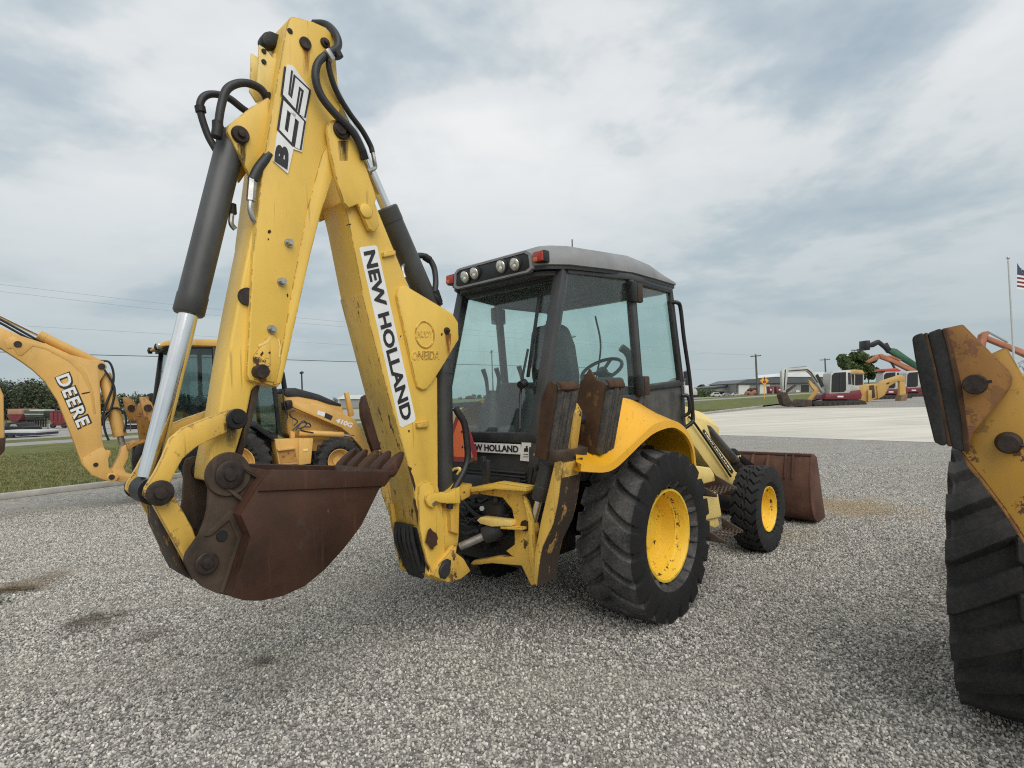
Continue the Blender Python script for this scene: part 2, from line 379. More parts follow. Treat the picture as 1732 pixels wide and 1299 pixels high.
def make_rim(name, c, out, rr, Wd, dish, mat, parent, n=48):
    """pressed steel disc wheel; out = +1/-1 is the side that faces away from the machine"""
    e = Wd * .36
    p = [(rr * .98, -e), (rr * 1.03, -e), (rr * .90, -e * .6), (rr * .90, e * .45), (rr * 1.0, e * .9), (rr * 1.05, e * .97), (rr * 1.05, e + .012), (rr * 1.0, e + .012), (rr * .955, e * .86), (rr * .93, e * .55),
         (rr * .86, e * .50), (rr * .84, e - dish * .75), (rr * .80, e - dish * .9), (rr * .55, e - dish), (rr * .42, e - dish * 1.02), (rr * .38, e - dish * .8), (0, e - dish * .78)]
    return G().lathe(p, c, (0, out, 0), n).obj(name, mat, parent, sharp=40)
def pin(F, name, x, y, l0, l1, r, mat, parent, cap=True):
    p = V(F.L(x, y, min(l0, l1))); q = p.copy(); p[1] = l0; q[1] = l1
    s = 1 if l1 < l0 else -1
    g = G()
    L_ = abs(l1 - l0)
    g.lathe([(0, 0), (r, 0), (r, L_ - .012), (r * .85, L_ - .003), (r * .45, L_ - .003), (r * .40, L_ + .012), (0, L_ + .014)] if cap else [(0, 0), (r, 0), (r, L_ - .004), (r * .9, L_), (0, L_)], p, q - p, 20)
    return g.obj(name, mat, parent)
def ram(name, p0, p1, frac, r, parent, barrel=CYLG, rod=CHROME, rr=.55, collar=True, fit=None):
    """hydraulic cylinder from p0 (barrel eye) to p1 (rod eye)"""
    p0, p1 = V(p0), V(p1); d = p1 - p0; m = p0 + d * frac; u = unit(d); Lb = np.linalg.norm(m - p0)
    g = G(); g.lathe([(r * .5, 0), (r * .9, 0), (r, .02), (r, Lb - .10), (r * 1.04, Lb - .098), (r * 1.04, Lb - .01), (r * .93, Lb), (r * .5, Lb)], p0, u, 28)
    o = g.obj(name, barrel, parent)
    G().lathe([(r * rr * .5, 0), (r * rr, 0), (r * rr, np.linalg.norm(p1 - m)), (r * rr * .5, np.linalg.norm(p1 - m))], m - u * .002, u, 24).obj('rod', rod, o)
    return o
def hose(name, pts, r, parent, mat=HOSE, n=8):
    return G().tube(pts, r, n, 7).obj(name, mat, parent, sharp=60)
def bolt(F, x, y, l, r, parent, mat=STEEL, name='bolt'):
    p = V(F.L(x, y, l)); g = G(); g.cyl(p + (0, .006, 0), p - (0, .008, 0), r * 1.35, r * 1.35, 16); g.cyl(p - (0, .0081, 0), p - (0, .034, 0), r, r * .92, 6)
    return g.obj(name, mat, parent)
# ================================================================== the ground, kerb, road, lots
def flat(name, pts, z, mat, label=None):
    o = raw(name, [(p[0], p[1], z) for p in pts], [tuple(range(len(pts)))], mat); tag(o, kind='structure'); return o
def world_co(nt, sc=(1, 1, 1)):
    g = N(nt, 'ShaderNodeNewGeometry'); m = N(nt, 'ShaderNodeMapping'); m.inputs['Scale'].default_value = sc
    nt.links.new(g.outputs['Position'], m.inputs[0]); return m.outputs[0]
def world_track(nt):
    g = N(nt, 'ShaderNodeNewGeometry'); m = N(nt, 'ShaderNodeMapping'); m.vector_type = 'POINT'; m.inputs['Rotation'].default_value = (0, 0, -math.radians(46)); m.inputs['Scale'].default_value = (.22, 1.5, 1)
    nt.links.new(g.outputs['Position'], m.inputs[0]); return m.outputs[0]
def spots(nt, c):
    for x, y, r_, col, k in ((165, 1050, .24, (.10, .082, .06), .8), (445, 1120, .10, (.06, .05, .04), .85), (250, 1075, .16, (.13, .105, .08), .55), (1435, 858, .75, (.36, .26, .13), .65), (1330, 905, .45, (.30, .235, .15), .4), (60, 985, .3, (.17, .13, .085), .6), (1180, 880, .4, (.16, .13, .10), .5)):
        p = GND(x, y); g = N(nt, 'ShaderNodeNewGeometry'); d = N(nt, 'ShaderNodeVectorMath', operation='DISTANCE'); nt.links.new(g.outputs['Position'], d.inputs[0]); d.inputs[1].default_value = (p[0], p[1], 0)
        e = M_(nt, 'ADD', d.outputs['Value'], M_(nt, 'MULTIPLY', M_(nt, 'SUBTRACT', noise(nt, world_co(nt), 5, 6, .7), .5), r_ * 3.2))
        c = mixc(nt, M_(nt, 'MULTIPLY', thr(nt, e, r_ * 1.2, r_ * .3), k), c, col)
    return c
def gravel_mat(name, tone=1.0):
    m, nt, b = new_mat(name); co = world_co(nt)
    v = N(nt, 'ShaderNodeTexVoronoi', feature='F1', inp={'Scale': 52., 'Randomness': 1.}); nt.links.new(co, v.inputs['Vector'])
    v2 = N(nt, 'ShaderNodeTexVoronoi', feature='F1', inp={'Scale': 23., 'Randomness': 1.}); nt.links.new(co, v2.inputs['Vector'])
    s_ = N(nt, 'ShaderNodeSeparateColor'); nt.links.new(v.outputs['Color'], s_.inputs[0])
    s2 = N(nt, 'ShaderNodeSeparateColor'); nt.links.new(v2.outputs['Color'], s2.inputs[0])
    c = ramp(nt, s_.outputs[0], [(0, (.17, .163, .15)), (.3, (.31, .296, .27)), (.62, (.45, .428, .388)), (.88, (.58, .553, .50)), (1, (.74, .71, .645))])
    c2 = ramp(nt, s2.outputs[1], [(0, (.25, .24, .225)), (.6, (.42, .40, .37)), (1, (.66, .63, .58))])
    c = mixc(nt, thr(nt, s2.outputs[0], .70, .72), c, c2)
    gap = thr(nt, v.outputs['Distance'], .48, .72)
    c = mixc(nt, M_(nt, 'MULTIPLY', gap, .72), c, (.075, .07, .062))
    big = noise(nt, co, .5, 5, .6); c = mixc(nt, thr(nt, big, .42, .75), c, (.30, .275, .235)); 
    stain = thr(nt, noise(nt, world_co(nt, (1, 1, 1)), 1.1, 7, .62), .60, .74); c = mixc(nt, M_(nt, 'MULTIPLY', stain, .5), c, (.15, .125, .095))
    track = thr(nt, noise(nt, world_track(nt), 1.0, 6, .6), .52, .68); c = mixc(nt, M_(nt, 'MULTIPLY', track, .40), c, (.42, .385, .33))
    sand = thr(nt, noise(nt, world_co(nt, (1, 1, 1)), .33, 6, .6), .62, .72); c = mixc(nt, M_(nt, 'MULTIPLY', sand, .45), c, (.40, .33, .23))
    if tone != 1.0: c = mixc(nt, .55, c, (.30 * tone, .285 * tone, .265 * tone))
    c = spots(nt, c)
    nt.links.new(c, b.inputs['Base Color']); b.inputs['Roughness'].default_value = .92; b.inputs['Specular IOR Level'].default_value = .25
    h = M_(nt, 'SUBTRACT', 1.0, v.outputs['Distance']); bump(nt, b, h, .9, .014); return m
GRAVM = gravel_mat('limestone gravel'); GRAVF = gravel_mat('pale yard gravel', 1.25)
def grass_mat(name, a, b_, c_):
    m, nt, b = new_mat(name); co = world_co(nt)
    n = noise(nt, co, .9, 8, .7); f = noise(nt, co, 14, 6, .7)
    c = ramp(nt, n, [(.3, a), (.52, b_), (.72, c_)]); c = mixc(nt, thr(nt, f, .45, .7), c, tuple(x * .55 for x in a))
    nt.links.new(c, b.inputs['Base Color']); b.inputs['Roughness'].default_value = .95; b.inputs['Specular IOR Level'].default_value = .1
    bump(nt, b, f, .6, .05); return m
TURF = grass_mat('mown turf', (.10, .125, .042), (.17, .18, .07), (.28, .24, .12))
FIELD = grass_mat('far field', (.12, .14, .06), (.17, .18, .085), (.24, .22, .12))
CONC = plain('concrete', (.60, .56, .48), .85, 0, .15, .5, .05, .5, (.35, 1.6, 1))
KERBM = plain('kerb concrete', (.42, .40, .36), .85, 0, .14, 3, .1)
ASPH = plain('grey road', (.30, .29, .275), .9, 0, .10, 1.2, .05)
# road-wise axes: u along the road, v away from the eye across it
RH = math.radians(48.5); RU = V((math.sin(RH), math.cos(RH))); RV = V((-RU[1], RU[0]))
K0 = GND(0, 846)[:2]; K1 = GND(1187, 701)[:2]
KU = unit(V(K1) - V(K0)); KV = V((-KU[1], KU[0]))
kp = lambda t, s: V(K0) + KU * t + KV * s
big = 900
tag(raw('terrain', [(-2500, -400, -.03), (2500, -400, -.03), (2500, 3500, -.03), (-2500, 3500, -.03)], [(0, 1, 2, 3)], FIELD), kind='structure')
lot = flat('gravel_lot', [kp(-40, .05), kp(120, .05), kp(120, -90), kp(-40, -90)], 0., GRAVM)
R0 = V(GND(7, 754)[:2]); R1 = V(GND(1330, 668)[:2]); RU = unit(R1 - R0); RV = V((-RU[1], RU[0])); rp = lambda t, s: R0 + RU * t + RV * s
RW = 3.3
flat('verge', [kp(-40, .14), kp(38, .14), kp(120, .14), rp(260, -RW - .3), rp(-60, -RW - .3)], .10, TURF)
flat('road', [rp(-80, -RW), rp(700, -RW), rp(700, RW), rp(-80, RW)], .012, ASPH)
flat('far_verge', [rp(-80, RW), rp(700, RW), rp(700, RW + 5), rp(-80, RW + 5)], .02, TURF)
flat('yard', [rp(-80, RW + 5), rp(95, RW + 5), rp(95, 80), rp(-80, 80)], .004, GRAVF)
# concrete apron
C0, C1, C2, C3 = [GND(x, y)[:2] for x, y in ((1187, 701.5), (1292, 691.5), (1575, 689), (1720, 690))]
D0, D1 = GND(1100, 732)[:2], GND(1800, 756)[:2]
flat('concrete_apron', [C0, D0, D1, GND(1900, 694)[:2], C2, C1], .006, CONC)
nj = 0
# kerb: separate cast lengths
kt = 0
kcol = None
kroot = tag(bpy.data.objects.new('kerb', None), 'low concrete kerb edging the grass strip along the gravel lot', 'kerb'); COL.objects.link(kroot)
kme = G().prism([(0, 0, 0), (2.98, 0, 0), (2.98, .15, 0), (0, .15, 0)], (0, 0, .12)).obj('kerb_stone', KERBM, kroot, .015)
kang = math.atan2(KU[1], KU[0])
for i in range(-4, 15):
    o = kme if i == -4 else kme.copy()
    if i != -4: COL.objects.link(o); o.parent = kroot
    p = kp(i * 3.0, 0); o.location = (p[0], p[1], 0.); o.rotation_euler = (0, 0, kang)

# ---- loose stones near the eye and grass blades: uncountable, so one object each
def scatter(name, region, srcs, density, smin, smax, tilt, seed, z=0.0):
    src = bpy.data.collections.new(name + '_source')
    for o in srcs:
        if o.name in COL.objects: COL.objects.unlink(o)
        src.objects.link(o)
    vs, fs = region
    me = bpy.data.meshes.new(name); me.from_pydata(vs, [], fs); ob = bpy.data.objects.new(name, me); COL.objects.link(ob); tag(ob, kind='stuff')
    ng = bpy.data.node_groups.new(name, 'GeometryNodeTree'); ng.interface.new_socket('Geometry', in_out='INPUT', socket_type='NodeSocketGeometry'); ng.interface.new_socket('Geometry', in_out='OUTPUT', socket_type='NodeSocketGeometry')
    gi, go = ng.nodes.new('NodeGroupInput'), ng.nodes.new('NodeGroupOutput')
    dp = ng.nodes.new('GeometryNodeDistributePointsOnFaces'); dp.inputs['Density'].default_value = density; dp.inputs['Seed'].default_value = seed
    ci = ng.nodes.new('GeometryNodeCollectionInfo'); ci.inputs[0].default_value = src; ci.inputs[1].default_value = True; ci.inputs[2].default_value = True
    ip = ng.nodes.new('GeometryNodeInstanceOnPoints'); ip.inputs['Pick Instance'].default_value = True
    rv = ng.nodes.new('FunctionNodeRandomValue'); rv.data_type = 'FLOAT_VECTOR'; rv.inputs[0].default_value = (-tilt, -tilt, 0); rv.inputs[1].default_value = (tilt, tilt, 6.283); rv.inputs['Seed'].default_value = seed + 1
    rs = ng.nodes.new('FunctionNodeRandomValue'); rs.data_type = 'FLOAT'; rs.inputs[2].default_value = smin; rs.inputs[3].default_value = smax; rs.inputs['Seed'].default_value = seed + 2
    pw = ng.nodes.new('ShaderNodeMath'); pw.operation = 'POWER'; pw.inputs[1].default_value = 1.6
    lk = ng.links.new
    lk(gi.outputs[0], dp.inputs['Mesh']); lk(dp.outputs['Points'], ip.inputs['Points']); lk(ci.outputs[0], ip.inputs['Instance']); lk(rv.outputs[0], ip.inputs['Rotation'])
    lk(rs.outputs[1], ip.inputs['Scale']); lk(ip.outputs[0], go.inputs[0])
    md = ob.modifiers.new('scatter', 'NODES'); md.node_group = ng
    return ob
def stone_src(k, cols):
    m, nt, b = new_mat('stone %d' % k); oi = N(nt, 'ShaderNodeObjectInfo')
    c = ramp(nt, oi.outputs['Random'], cols); n = noise(nt, objco(nt), 1.2, 6, .65); c = mixc(nt, M_(nt, 'MULTIPLY', thr(nt, n, .4, .75), .3), c, (.26, .25, .23))
    wp = world_co(nt); st_ = thr(nt, noise(nt, wp, 1.1, 7, .62), .57, .72); c = mixc(nt, M_(nt, 'MULTIPLY', st_, .45), c, (.14, .118, .09))
    tr_ = thr(nt, noise(nt, world_track(nt), 1.0, 6, .6), .52, .68); c = mixc(nt, M_(nt, 'MULTIPLY', tr_, .42), c, (.40, .37, .32))
    sa_ = thr(nt, noise(nt, wp, .33, 6, .6), .60, .72); c = mixc(nt, M_(nt, 'MULTIPLY', sa_, .5), c, (.36, .29, .20))
    c = spots(nt, c)
    nt.links.new(c, b.inputs['Base Color']); b.inputs['Roughness'].default_value = .9; b.inputs['Specular IOR Level'].default_value = .25
    bm = bmesh.new(); bmesh.ops.create_icosphere(bm, subdivisions=2, radius=1)
    r = random.Random(k); ax = (r.uniform(.85, 1.2), r.uniform(.7, 1.0), r.uniform(.55, .85))
    pl_ = [(Vector((r.gauss(0, 1), r.gauss(0, 1), r.gauss(0, 1))).normalized(), r.uniform(.62, .9)) for _ in range(9)]
    for v in bm.verts:
        for n_, d in pl_:
            e = v.co.dot(n_) - d
            if e > 0: v.co -= n_ * e
        v.co = Vector((v.co.x * ax[0], v.co.y * ax[1], v.co.z * ax[2]))
    me = bpy.data.meshes.new('stone'); bm.to_mesh(me); bm.free(); me.materials.append(m)
    o = bpy.data.objects.new('stone', me); COL.objects.link(o); return o
SCOL = [(0, (.11, .106, .098)), (.14, (.21, .20, .182)), (.45, (.385, .362, .325)), (.72, (.52, .49, .437)), (.90, (.65, .615, .55)), (.97, (.75, .71, .64)), (1, (.87, .835, .76))]
stones = [stone_src(k, SCOL) for k in range(7)]
def patch(pxs, z): return ([tuple(GND(x, y)[:2]) + (z,) for x, y in pxs], [tuple(range(len(pxs)))])
scatter('gravel', patch([(-60, 1330), (1800, 1330), (1800, 880), (-60, 895)], .004), stones, 3700, .0042, .0112, 3.1, 3)
scatter('gravel', patch([(-60, 1330), (1800, 1330), (1800, 815), (-60, 862)], .003), stones, 700, .004, .0105, 3.1, 5)
scatter('gravel', patch([(-60, 895), (1800, 880), (1800, 840), (-60, 872)], .003), stones, 2200, .0045, .011, 3.1, 15)
scatter('gravel', patch([(-60, 872), (1800, 840), (1800, 790), (300, 800), (300, 845)], .003), stones, 900, .005, .011, 3.1, 25)
scatter('gravel', patch([(300, 800), (1800, 790), (1800, 765), (900, 765)], .003), stones, 300, .005, .011, 3.1, 35)
scatter('gravel', patch([(-60, 1330), (1800, 1330), (1800, 900), (-60, 910)], .005), stones, 40, .010, .017, 3.1, 45)
# a tuft of dry straw and weeds on the gravel
STRAW = plain('dry straw', (.27, .20, .11), .9, 0, .3, 30); WEED = plain('weed', (.07, .10, .03), .9, 0, .3, 30)
def blade_src(k, mat, n, h, w_, spread):
    r = random.Random(k); g = G()
    for i in range(n):
        a = r.uniform(0, 6.28); l_ = h * r.uniform(.5, 1.1); b0 = V((r.uniform(-spread, spread), r.uniform(-spread, spread), 0)); d = V((math.cos(a), math.sin(a), 0)); s_ = V((-d[1], d[0], 0)) * w_
        ln = r.uniform(.1, .8)
        m1 = b0 + d * l_ * ln * .35 + V((0, 0, l_ * .6)); t = b0 + d * l_ * ln + V((0, 0, l_ * .9))
        g.add([b0 - s_, b0 + s_, m1 + s_ * .7, m1 - s_ * .7, t], [(0, 1, 2, 3), (3, 2, 4)])
    me = bpy.data.meshes.new('grass_blade'); me.from_pydata(g.v, [], g.f); me.materials.append(mat)
    o = bpy.data.objects.new('grass_blade', me); COL.objects.link(o); return o
GB = []
for k, c in enumerate(((.13, .165, .05), (.19, .21, .08), (.30, .255, .13))):
    m, nt, b = new_mat('blade %d' % k); tn = thr(nt, noise(nt, world_track(nt), .9, 6, .65), .48, .75); nt.links.new(mixc(nt, tn, c, tuple(.35 * x + .65 * y for x, y in zip(c, (.30, .25, .125)))), b.inputs['Base Color']); b.inputs['Roughness'].default_value = .8; b.inputs['Specular IOR Level'].default_value = .15
    GB.append(blade_src(k, m, 9, .075, .0045, .06))
vp = [kp(-6, .2), kp(8, .2), kp(38, .2), kp(38, 9), kp(14, 13), kp(-6, 15)]
scatter('grass', ([(p[0], p[1], .10) for p in vp], [tuple(range(len(vp)))]), GB, 95, .6, 1.2, .25, 9)
g = G(); r = random.Random(4)
c = V(GND(28, 996, .02))
for i in range(330):
    a = r.uniform(-.5, .6); p = c + V((r.gauss(-.05, .16), r.gauss(0, .05), abs(r.gauss(.0, .03)) * max(0, 1 - i / 230))); d = V((math.cos(a), math.sin(a) * .6, r.uniform(-.1, .3))) * r.uniform(.03, .12)
    s_ = unit(np.cross(d, (0, 0, 1))) * .0035; g.add([p - s_, p + s_, p + d + s_ * .4, p + d - s_ * .4], [(0, 1, 2, 3)])
o = g.obj('straw', STRAW); tag(o, kind='stuff')
g = G(); c = V(GND(8, 1018, .01))
for i in range(60):
    a = r.uniform(0, 6.28); p = c + V((r.gauss(-.05, .07), r.gauss(0, .035), .005)); d = V((math.cos(a), math.sin(a), r.uniform(.2, .9))) * r.uniform(.015, .04)
    s_ = unit(np.cross(d, (0, 0, 1))) * .006; g.add([p - s_ * .4, p + s_ * .4, p + d * .6 + s_, p + d, p + d * .6 - s_], [(0, 1, 2, 3, 4)])
o = g.obj('weed_leaves', WEED); tag(o, kind='stuff')

# ================================================================== the yellow backhoe loader in the middle
HUB = np.array([1.09, 4.088, 0.]); _h = math.radians(43.0); _l = np.array([-math.cos(_h), math.sin(_h), 0])
F = Frame(HUB + _l * 1.02, 43.0)
BH = F.root('backhoe_loader', 'yellow backhoe loader with grey cab roof and its boom folded upright over a rusty bucket', 'backhoe loader')
L = F.L
def rib(name, pts, wd, mat, parent, l, thick=.0015):
    """flat stroke of constant width on the plane l"""
    P = [V((p[0], p[2])) for p in pts]; n = len(P); lo, hi = [], []
    for i in range(n):
        d0 = unit(P[i] - P[i - 1]) if i else unit(P[1] - P[0]); d1 = unit(P[i + 1] - P[i]) if i < n - 1 else d0
        n0 = V((-d0[1], d0[0])); n1 = V((-d1[1], d1[0])); m = n0 + n1; m = m / max(.35, (m @ m) / 2)
        lo.append(P[i] - m * wd / 2); hi.append(P[i] + m * wd / 2)
    q = lambda p: (p[0], l - thick, p[1])
    vs = [q(p) for p in lo] + [q(p) for p in hi]
    return raw(name, vs, [(i, i + 1, n + i + 1, n + i) for i in range(n - 1)], mat, parent)

# ---- dipper, its slide-out part and the bucket gear
dip = plateL(F, 'dipper', [(482, 58), (487, 36), (491, 29), (498, 27.5), (531, 37), (551, 46), (562, 58), (569, 72), (572, 88), (569, 104), (571, 135), (576, 182), (572, 240), (565, 292), (543, 360), (534, 397), (523, 439), (483, 619),
    (474, 650), (470, 655), (421, 643.6), (416.8, 634), (421, 552), (425, 471), (431, 397), (447.8, 262), (466, 154)], -.13, .13, YEL, BH, .007)
plateL(F, 'weld_flange', [(560, 235), (575, 185), (572, 240), (565, 292), (543, 360), (523, 439), (483, 619), (476, 648), (462, 651), (473, 612), (496, 480), (521, 350), (545, 260)], -.136, -.129, YEL, dip, .004)
plateL(F, 'wear_plate', [(454, 566), (461, 565), (475, 575), (476, 612), (468, 648), (430, 642), (428, 602)], -.137, -.129, YELW, dip, .004)
ext = plateL(F, 'dipper_slide', [(450, 300), (530, 300), (505, 450), (475, 560), (450, 640), (427, 659), (417, 708), (395.5, 779), (392, 815), (350, 815), (353, 785), (370, 697), (383, 614), (399, 525), (423, 404)], -.10, .10, YEL, BH, .016, seg=3)
plateL(F, 'slide_wear_strip', [(428, 652), (440, 652), (432, 690), (407, 782), (397, 782), (418, 708)], -.09, .09, BUCKD, ext, .003)
for (x, y) in ((488, 411), (476, 477), (459, 557)): bolt(F, x, y, -.13, .017, dip)
pin(F, 'dipper_slide_pin', 445, 628, -.13, -.185, .036, PINM, dip, False)
pin(F, 'dipper_pin', 518, 72, -.13, -.145, .034, PINM, dip, False)
pin(F, 'dipper_ram_pin', 552, 71, -.13, -.145, .030, PINM, dip)
pin(F, 'plug', 491, 52, -.131, -.134, .016, IRON, dip, False)
G().lathe([(0, 0), (.045, 0), (.045, .015), (0, .016)], L(417, 502, -.10), (0, -1, 0), 20).obj('slide_boss', PINM, ext)
for l0, l1 in ((-.075, -.05), (.05, .075)):
    q = [L(x, y, -.075) for x, y in [(472, 146), (460, 160), (423, 182), (385, 212), (384, 224), (408, 268), (421.6, 297), (446, 262), (478, 190)]]
    G().prism([(a, l0, z) for a, _, z in q], (0, l1 - l0, 0)).obj('ram_lug', YEL, dip, .005)
    q = [L(x, y, -.065) for x, y in [(439, 74), (449, 81), (462, 97), (474, 100), (468, 150), (448, 160), (436, 140), (438, 106)]]
    G().prism([(a, l0 * .8, z) for a, _, z in q], (0, .016, 0)).obj('stowing_lug', YELP, dip, .004)
for (x, y) in ((447, 86), (447, 104)): pin(F, 'lug_hole', x, y, -.061, -.066, .014, IRON, dip, False)
plateL(F, 'slide_ram_eye', [(443, 62), (448, 53), (458, 51), (484, 62), (482, 78), (462, 79), (452, 79), (445, 73)], -.035, .035, IRON, dip, .012, seg=3)
G().tube([L(471, 96, -.03), L(464, 128, -.03), L(455, 165, -.03)], .03, 14).obj('slide_ram_barrel', YEL, dip)
pin(F, 'ram_pin', 409, 226, .09, -.10, .045, PINM, dip)
# number on the dipper
dl = -.1365
plateL(F, 'number_sticker', [(486, 109), (495, 110.5), (525, 151), (511, 257), (496.5, 252), (487, 293.5), (462, 272)], dl, dl + .006, WHITE, dip, 0)
five = [(488, 116), (482.5, 160), (496.5, 176), (502.5, 139), (518, 153.5), (510, 196)]
nine = [(502.5, 251), (509.5, 206), (482.5, 178), (476.5, 219), (489.5, 233), (496, 191.5)]
for nm, st in (('numeral_five', five), ('numeral_nine', nine)):
    rib(nm, [L(x, y, dl) for x, y in st], .050, INK, dip, dl, .0015); rib(nm, [L(x, y, dl) for x, y in st], .0265, WHITE, dip, dl, .003)
letters('letter_b', 'B', INK, dip, L(486, 287, dl - .002), L(489.5, 253, dl - .002), L(464, 272, dl - .002), .06)

rm = ram('bucket_ram', L(394, 228, 0), L(250, 808, 0), .555, .068, BH, CYLG, CHROME, .66)
pA = V(L(395.5, 708.5, -.15)); pB = V(L(267.8, 833, -.15)); pC = V(L(341.6, 948.7, -.15)); pD = V(L(380, 801, -.15))
lever = [(409, 711.6), (406, 697), (392.5, 692), (352, 706), (309, 724), (288, 742), (275.5, 773), (263, 798), (246, 825.5), (243, 838), (254, 849), (275.5, 849), (287, 836), (289, 816), (297, 798), (309, 776), (334, 754.7), (371, 737), (396, 727), (406, 722)]
link = [(253, 842), (262, 818), (288, 826), (326, 893), (330, 905), (345, 940), (335, 962), (315, 955), (306, 938)]
for k, sgn in enumerate((1, -1)):
    q = [L(x, y, -.165) for x, y in lever]; l0 = -.165 if sgn > 0 else .13
    G().prism([(a, l0, z) for a, _, z in q], (0, .035, 0)).obj('guide_lever', YELW, BH, .005)
    q = [L(x, y, -.128) for x, y in link]; l0 = -.128 if sgn > 0 else .09
    G().prism([(a, l0, z) for a, _, z in q], (0, .038, 0)).obj('bucket_link', YELW, BH, .006)
def cross_pin(name, p, hl, r, mat, parent, cap=True):
    g = G(); g.lathe([(0, 0), (r, 0), (r, .012), (r * .8, .018), (r * .8, 2 * hl - .018), (r, 2 * hl - .012), (r, 2 * hl - .004), (r * .9, 2 * hl), (r * .5, 2 * hl), (r * .42, 2 * hl + .012), (0, 2 * hl + .013)], (p[0], hl, p[2]), (0, -1, 0), 24)
    return g.obj(name, mat, parent)
cross_pin('lever_pin', pA, .195, .050, IRON, BH); cross_pin('knuckle_pin', pB, .185, .056, PINM, BH)
G().cyl((pB[0], .08, pB[2]), (pB[0], -.08, pB[2]), .062, .062, 20).obj('ram_rod_eye', IRON, BH)
plateL(F, 'link_crossbrace', [(262, 850), (276, 866), (312, 960), (330, 985), (304, 970), (268, 892)], -.05, .12, LEGW, BH, .01)

# bucket
bw = .30
prof_out = [(459, 795), (436, 826), (408, 872), (424, 909), (392, 1010), (414, 1016), (441.7, 1016.4), (478.7, 1008.7), (515.6, 991.8), (549.5, 964), (583, 927), (611, 890), (630, 852), (642, 827), (649.5, 822), (661, 798)]
po = [L(x, y, -bw) for x, y in prof_out]; P2 = np.array([(a, z) for a, _, z in po])
cen = P2.mean(0)
def offs(P, d):
    o = []
    for i in range(len(P)):
        t = unit(P[min(i + 1, len(P) - 1)] - P[max(i - 1, 0)]); o.append(P[i] + d * V((-t[1], t[0])))
    return np.array(o)
P3 = offs(P2, .022)
if np.linalg.norm(P3.mean(0) - cen) and np.abs(P3 - cen).sum() > np.abs(P2 - cen).sum(): P3 = offs(P2, -.022)
ring = lambda l: [(a, l, z) for a, z in P2] + [(a, l, z) for a, z in P3[::-1]]
bk = G().loft([ring(-bw + .012), ring(bw - .012)]).obj('dig_bucket', BUCK, BH, .003)
for s in (-1, 1):
    q = [(a, s * bw, z) for a, z in P2]
    G().prism(q, (0, -s * .024, 0)).obj('bucket_side', BUCK, bk, .004)
    st = [L(x, y, -bw - .012) for x, y in [(460, 794.5), (661.5, 797.5), (651, 822), (436, 831)]]
    G().prism([(a, s * (bw + .014), z) for a, _, z in st], (0, -s * .012, 0)).obj('side_cutter', BUCK, bk, .004)
ear = [(352, 859), (354, 822), (353.5, 796), (358, 783), (371, 777.5), (388, 779), (398, 787), (404, 797), (450, 812), (436, 835), (410, 875), (426, 911), (394, 1009.5), (365, 1003), (343, 993), (326, 977), (312, 950), (315.5, 936), (337, 905.6), (348, 878)]
for s in (-1, 1):
    q = [L(x, y, -.19) for x, y in ear]
    G().prism([(a, s * .19, z) for a, _, z in q], (0, -s * .03, 0)).obj('bucket_ear', BUCKD, bk, .005)
    if s < 0:
        plateL(F, 'ear_rib', [(398, 787), (404, 791), (446, 809), (443, 813)], -.215, -.19, BUCKD, bk, .003)
        plateL(F, 'ear_rib', [(373, 820), (377, 816), (419, 848), (416, 854)], -.215, -.19, BUCKD, bk, .003)
        plateL(F, 'ear_doubler', [(353, 898), (390, 862), (398, 866), (424, 905), (423, 914), (394, 1006), (372, 1002), (402, 912), (388, 880), (358, 906), (345, 908)], -.198, -.189, BUCKD, bk, .003)
        pin(F, 'ear_hole', 376, 907, -.19, -.1965, .026, BLK, bk, False)
cross_pin('bucket_pin', pD, .225, .066, PINM, bk); cross_pin('link_pin', pC, .222, .050, PINM, bk)
G().cyl((pD[0], -.19, pD[2]), (pD[0], -.206, pD[2]), .105, .1, 26).obj('pin_collar', BUCKD, bk)
lipa = V(L(664, 800, -bw)); tip = V(L(673, 770, -bw + .03)); inn = V(L(642, 806, -bw + .03))
dv = unit(V((tip[0] - inn[0], 0, (tip[2] - inn[2]) * 1.25))); nv = V((-dv[2], 0, dv[0])); tl = .215
for k in range(5):
    l = -bw + .045 + k * (2 * bw - .09) / 4; base = V((lipa[0], l, lipa[2])) - dv * .085
    g = G(); sec = lambda t, wd, hh: [base + dv * t + V((0, y, 0)) + nv * z for y, z in ((-wd, -hh), (wd, -hh), (wd, hh), (-wd, hh))]
    g.loft([sec(0, .028, .020), sec(.09, .028, .025)]); sh = g.obj('tooth', BUCKD, bk, .004)
    g = G(); g.loft([sec(.075, .033, .030), sec(.10, .035, .034), sec(.15, .033, .028), sec(.205, .026, .018), sec(tl + .02, .012, .008)]); g.obj('tooth', PADM if k == 2 else BUCK, bk, .005)
G().box((lipa[0] - .0, 0, lipa[2]) , (.05, 2 * bw, .03)).obj('cutting_lip', BUCK, bk, .004)

